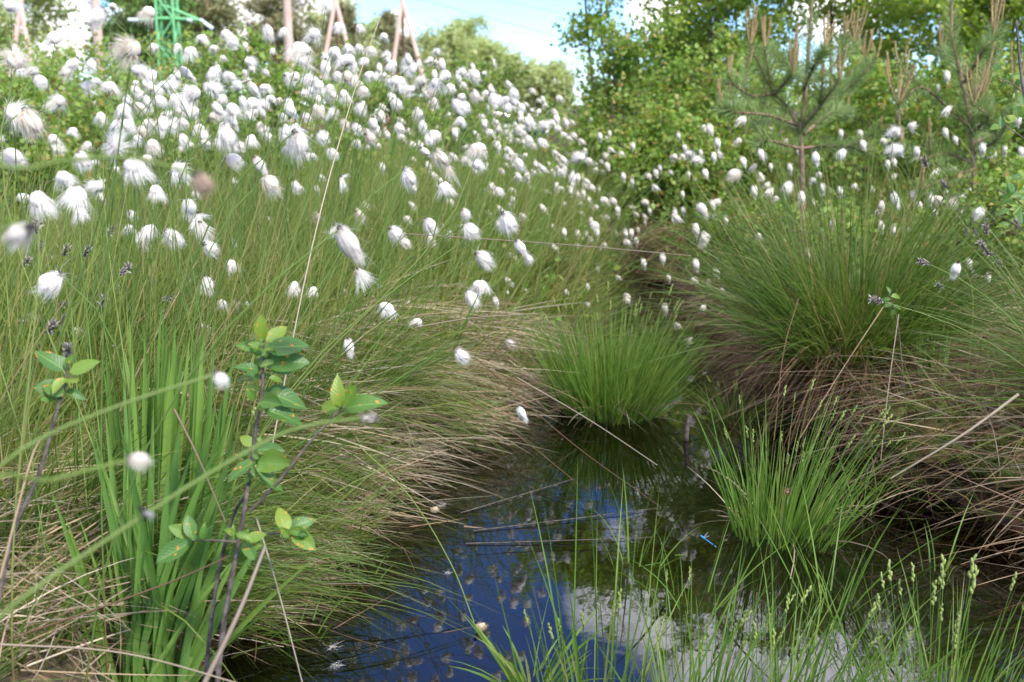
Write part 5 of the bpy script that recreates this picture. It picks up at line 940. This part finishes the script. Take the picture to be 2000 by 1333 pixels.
def sec(x, w_, z0, z1): return [(x, -w_, z0 + .08), (x, -w_ * .92, z0), (x, w_ * .92, z0), (x, w_, z0 + .08), (x, w_, z1 - .1), (x, w_ * .85, z1), (x, -w_ * .85, z1), (x, -w_, z1 - .1)]
loft('body', [sec(-1.95, .05, .5, .7), sec(-1.93, .75, .3, .85), sec(-1.0, .85, .25, .95), sec(.9, .85, .25, .95), sec(1.9, .78, .3, .8), sec(1.97, .05, .5, .65)], 'car')
loft('cabin', [sec(-1.6, .05, .93, .96), sec(-1.55, .7, .9, .98), sec(-1.1, .66, .9, 1.42), sec(.2, .66, .9, 1.46), sec(.95, .7, .9, 1.0), sec(1.0, .05, .9, .95)], 'glassdark')
loft('roof', [sec(-1.05, .05, 1.44, 1.46), sec(-1.02, .6, 1.42, 1.49), sec(.2, .6, 1.45, 1.52), sec(.25, .05, 1.46, 1.48)], 'car')
for sx in (-1.25, 1.25):
    for sy in (-.8, .8): mb = MB(); mb.tubes(np.array([[sx, sy - .1, .3], [sx, sy, .3], [sx, sy + .1, .3]]), .31, 14); mb.blob((sx, sy, .3), (.08, .27, .27), ax=(0, 1, 0), seg=12, rings=4); mb.build('wheel', M['tyre'], th)
th.rotation_euler = (0, 0, .25)

# ------------------------------------------------------------------ small animals
c = at(1384, 1058, 2.15); th = thing('damselfly', c, 'bright blue damselfly hovering over the dark water beside the spiked tuft', 'damselfly'); ax = nrm(at(1394, 1077, 2.13) - at(1364, 1055, 2.15)); mb = MB()
mb.blob(-ax * .014, (.0045, .0024, .0024), ax=ax, seg=8, rings=6); mb.build('thorax', M['blue'], th, smooth=True); mb = MB(); mb.blob(-ax * .0195, (.0018, .0026, .0018), ax=ax, seg=8, rings=5); mb.build('head', M['blue'], th, smooth=True)
mb = MB(); mb2 = MB()
for k in range(7): (mb2 if k == 5 else mb).blob(-ax * .008 + ax * .0042 * k, (.0023, .0011, .0011), ax=ax, seg=7, rings=4)
mb.build('abdomen', M['blue'], th, smooth=True); mb2.build('abdomen_band', M['black'], th, smooth=True)
for s__ in (-1, 1):
    mb = MB(); mb.blades(np.array([-ax * .013]), np.array([.55, s__ * .5, .45]), .017, np.zeros((1, 3)), .0045, 5, prof='leaf'); mb.build('wing', M['wing'], th)
c = at(1537, 962, 2.2); th = thing('spider', c, 'small brown spider clinging to the blades of the spiked tuft', 'spider'); mb = MB(); mb.blob((0, 0, 0), (.0048, .0036, .0036), ax=(.3, 0, 1), seg=8, rings=6); mb.blob((.001, -.001, .006), (.0028, .0023, .0023), seg=8, rings=5); mb.build('body', M['spider'], th, smooth=True)
for k in range(8):
    a = (k % 4 - 1.5) * .6; sx = 1 if k < 4 else -1; mb = MB(); mb.tubes(spline([(0, 0, .004), (sx * .006, -.003, .005 + a * .006), (sx * .011, .0, -.001 + a * .011)], 6), .0004, 4); mb.build('leg', M['spider'], th)
c = at(284, 1003, .79); th = thing('fly', c, 'dark fly with grey wings resting on the near green stalk', 'fly'); mb = MB(); mb.blob((0, 0, 0), (.0045, .0024, .0024), ax=(.5, 0, -.6), seg=8, rings=6); mb.blob((-.004, 0, .0045), (.002, .002, .0018), seg=8, rings=5); mb.build('body', M['black'], th, smooth=True)
for s__ in (0, 1): mb = MB(); mb.blades(np.array([[0, -.002, .002]]), np.array([.75 + .2 * s__, -.4, -.65 + .5 * s__]), .011, np.zeros((1, 3)), .0045, 4, prof='leaf'); mb.build('wing', M['wing'], th)
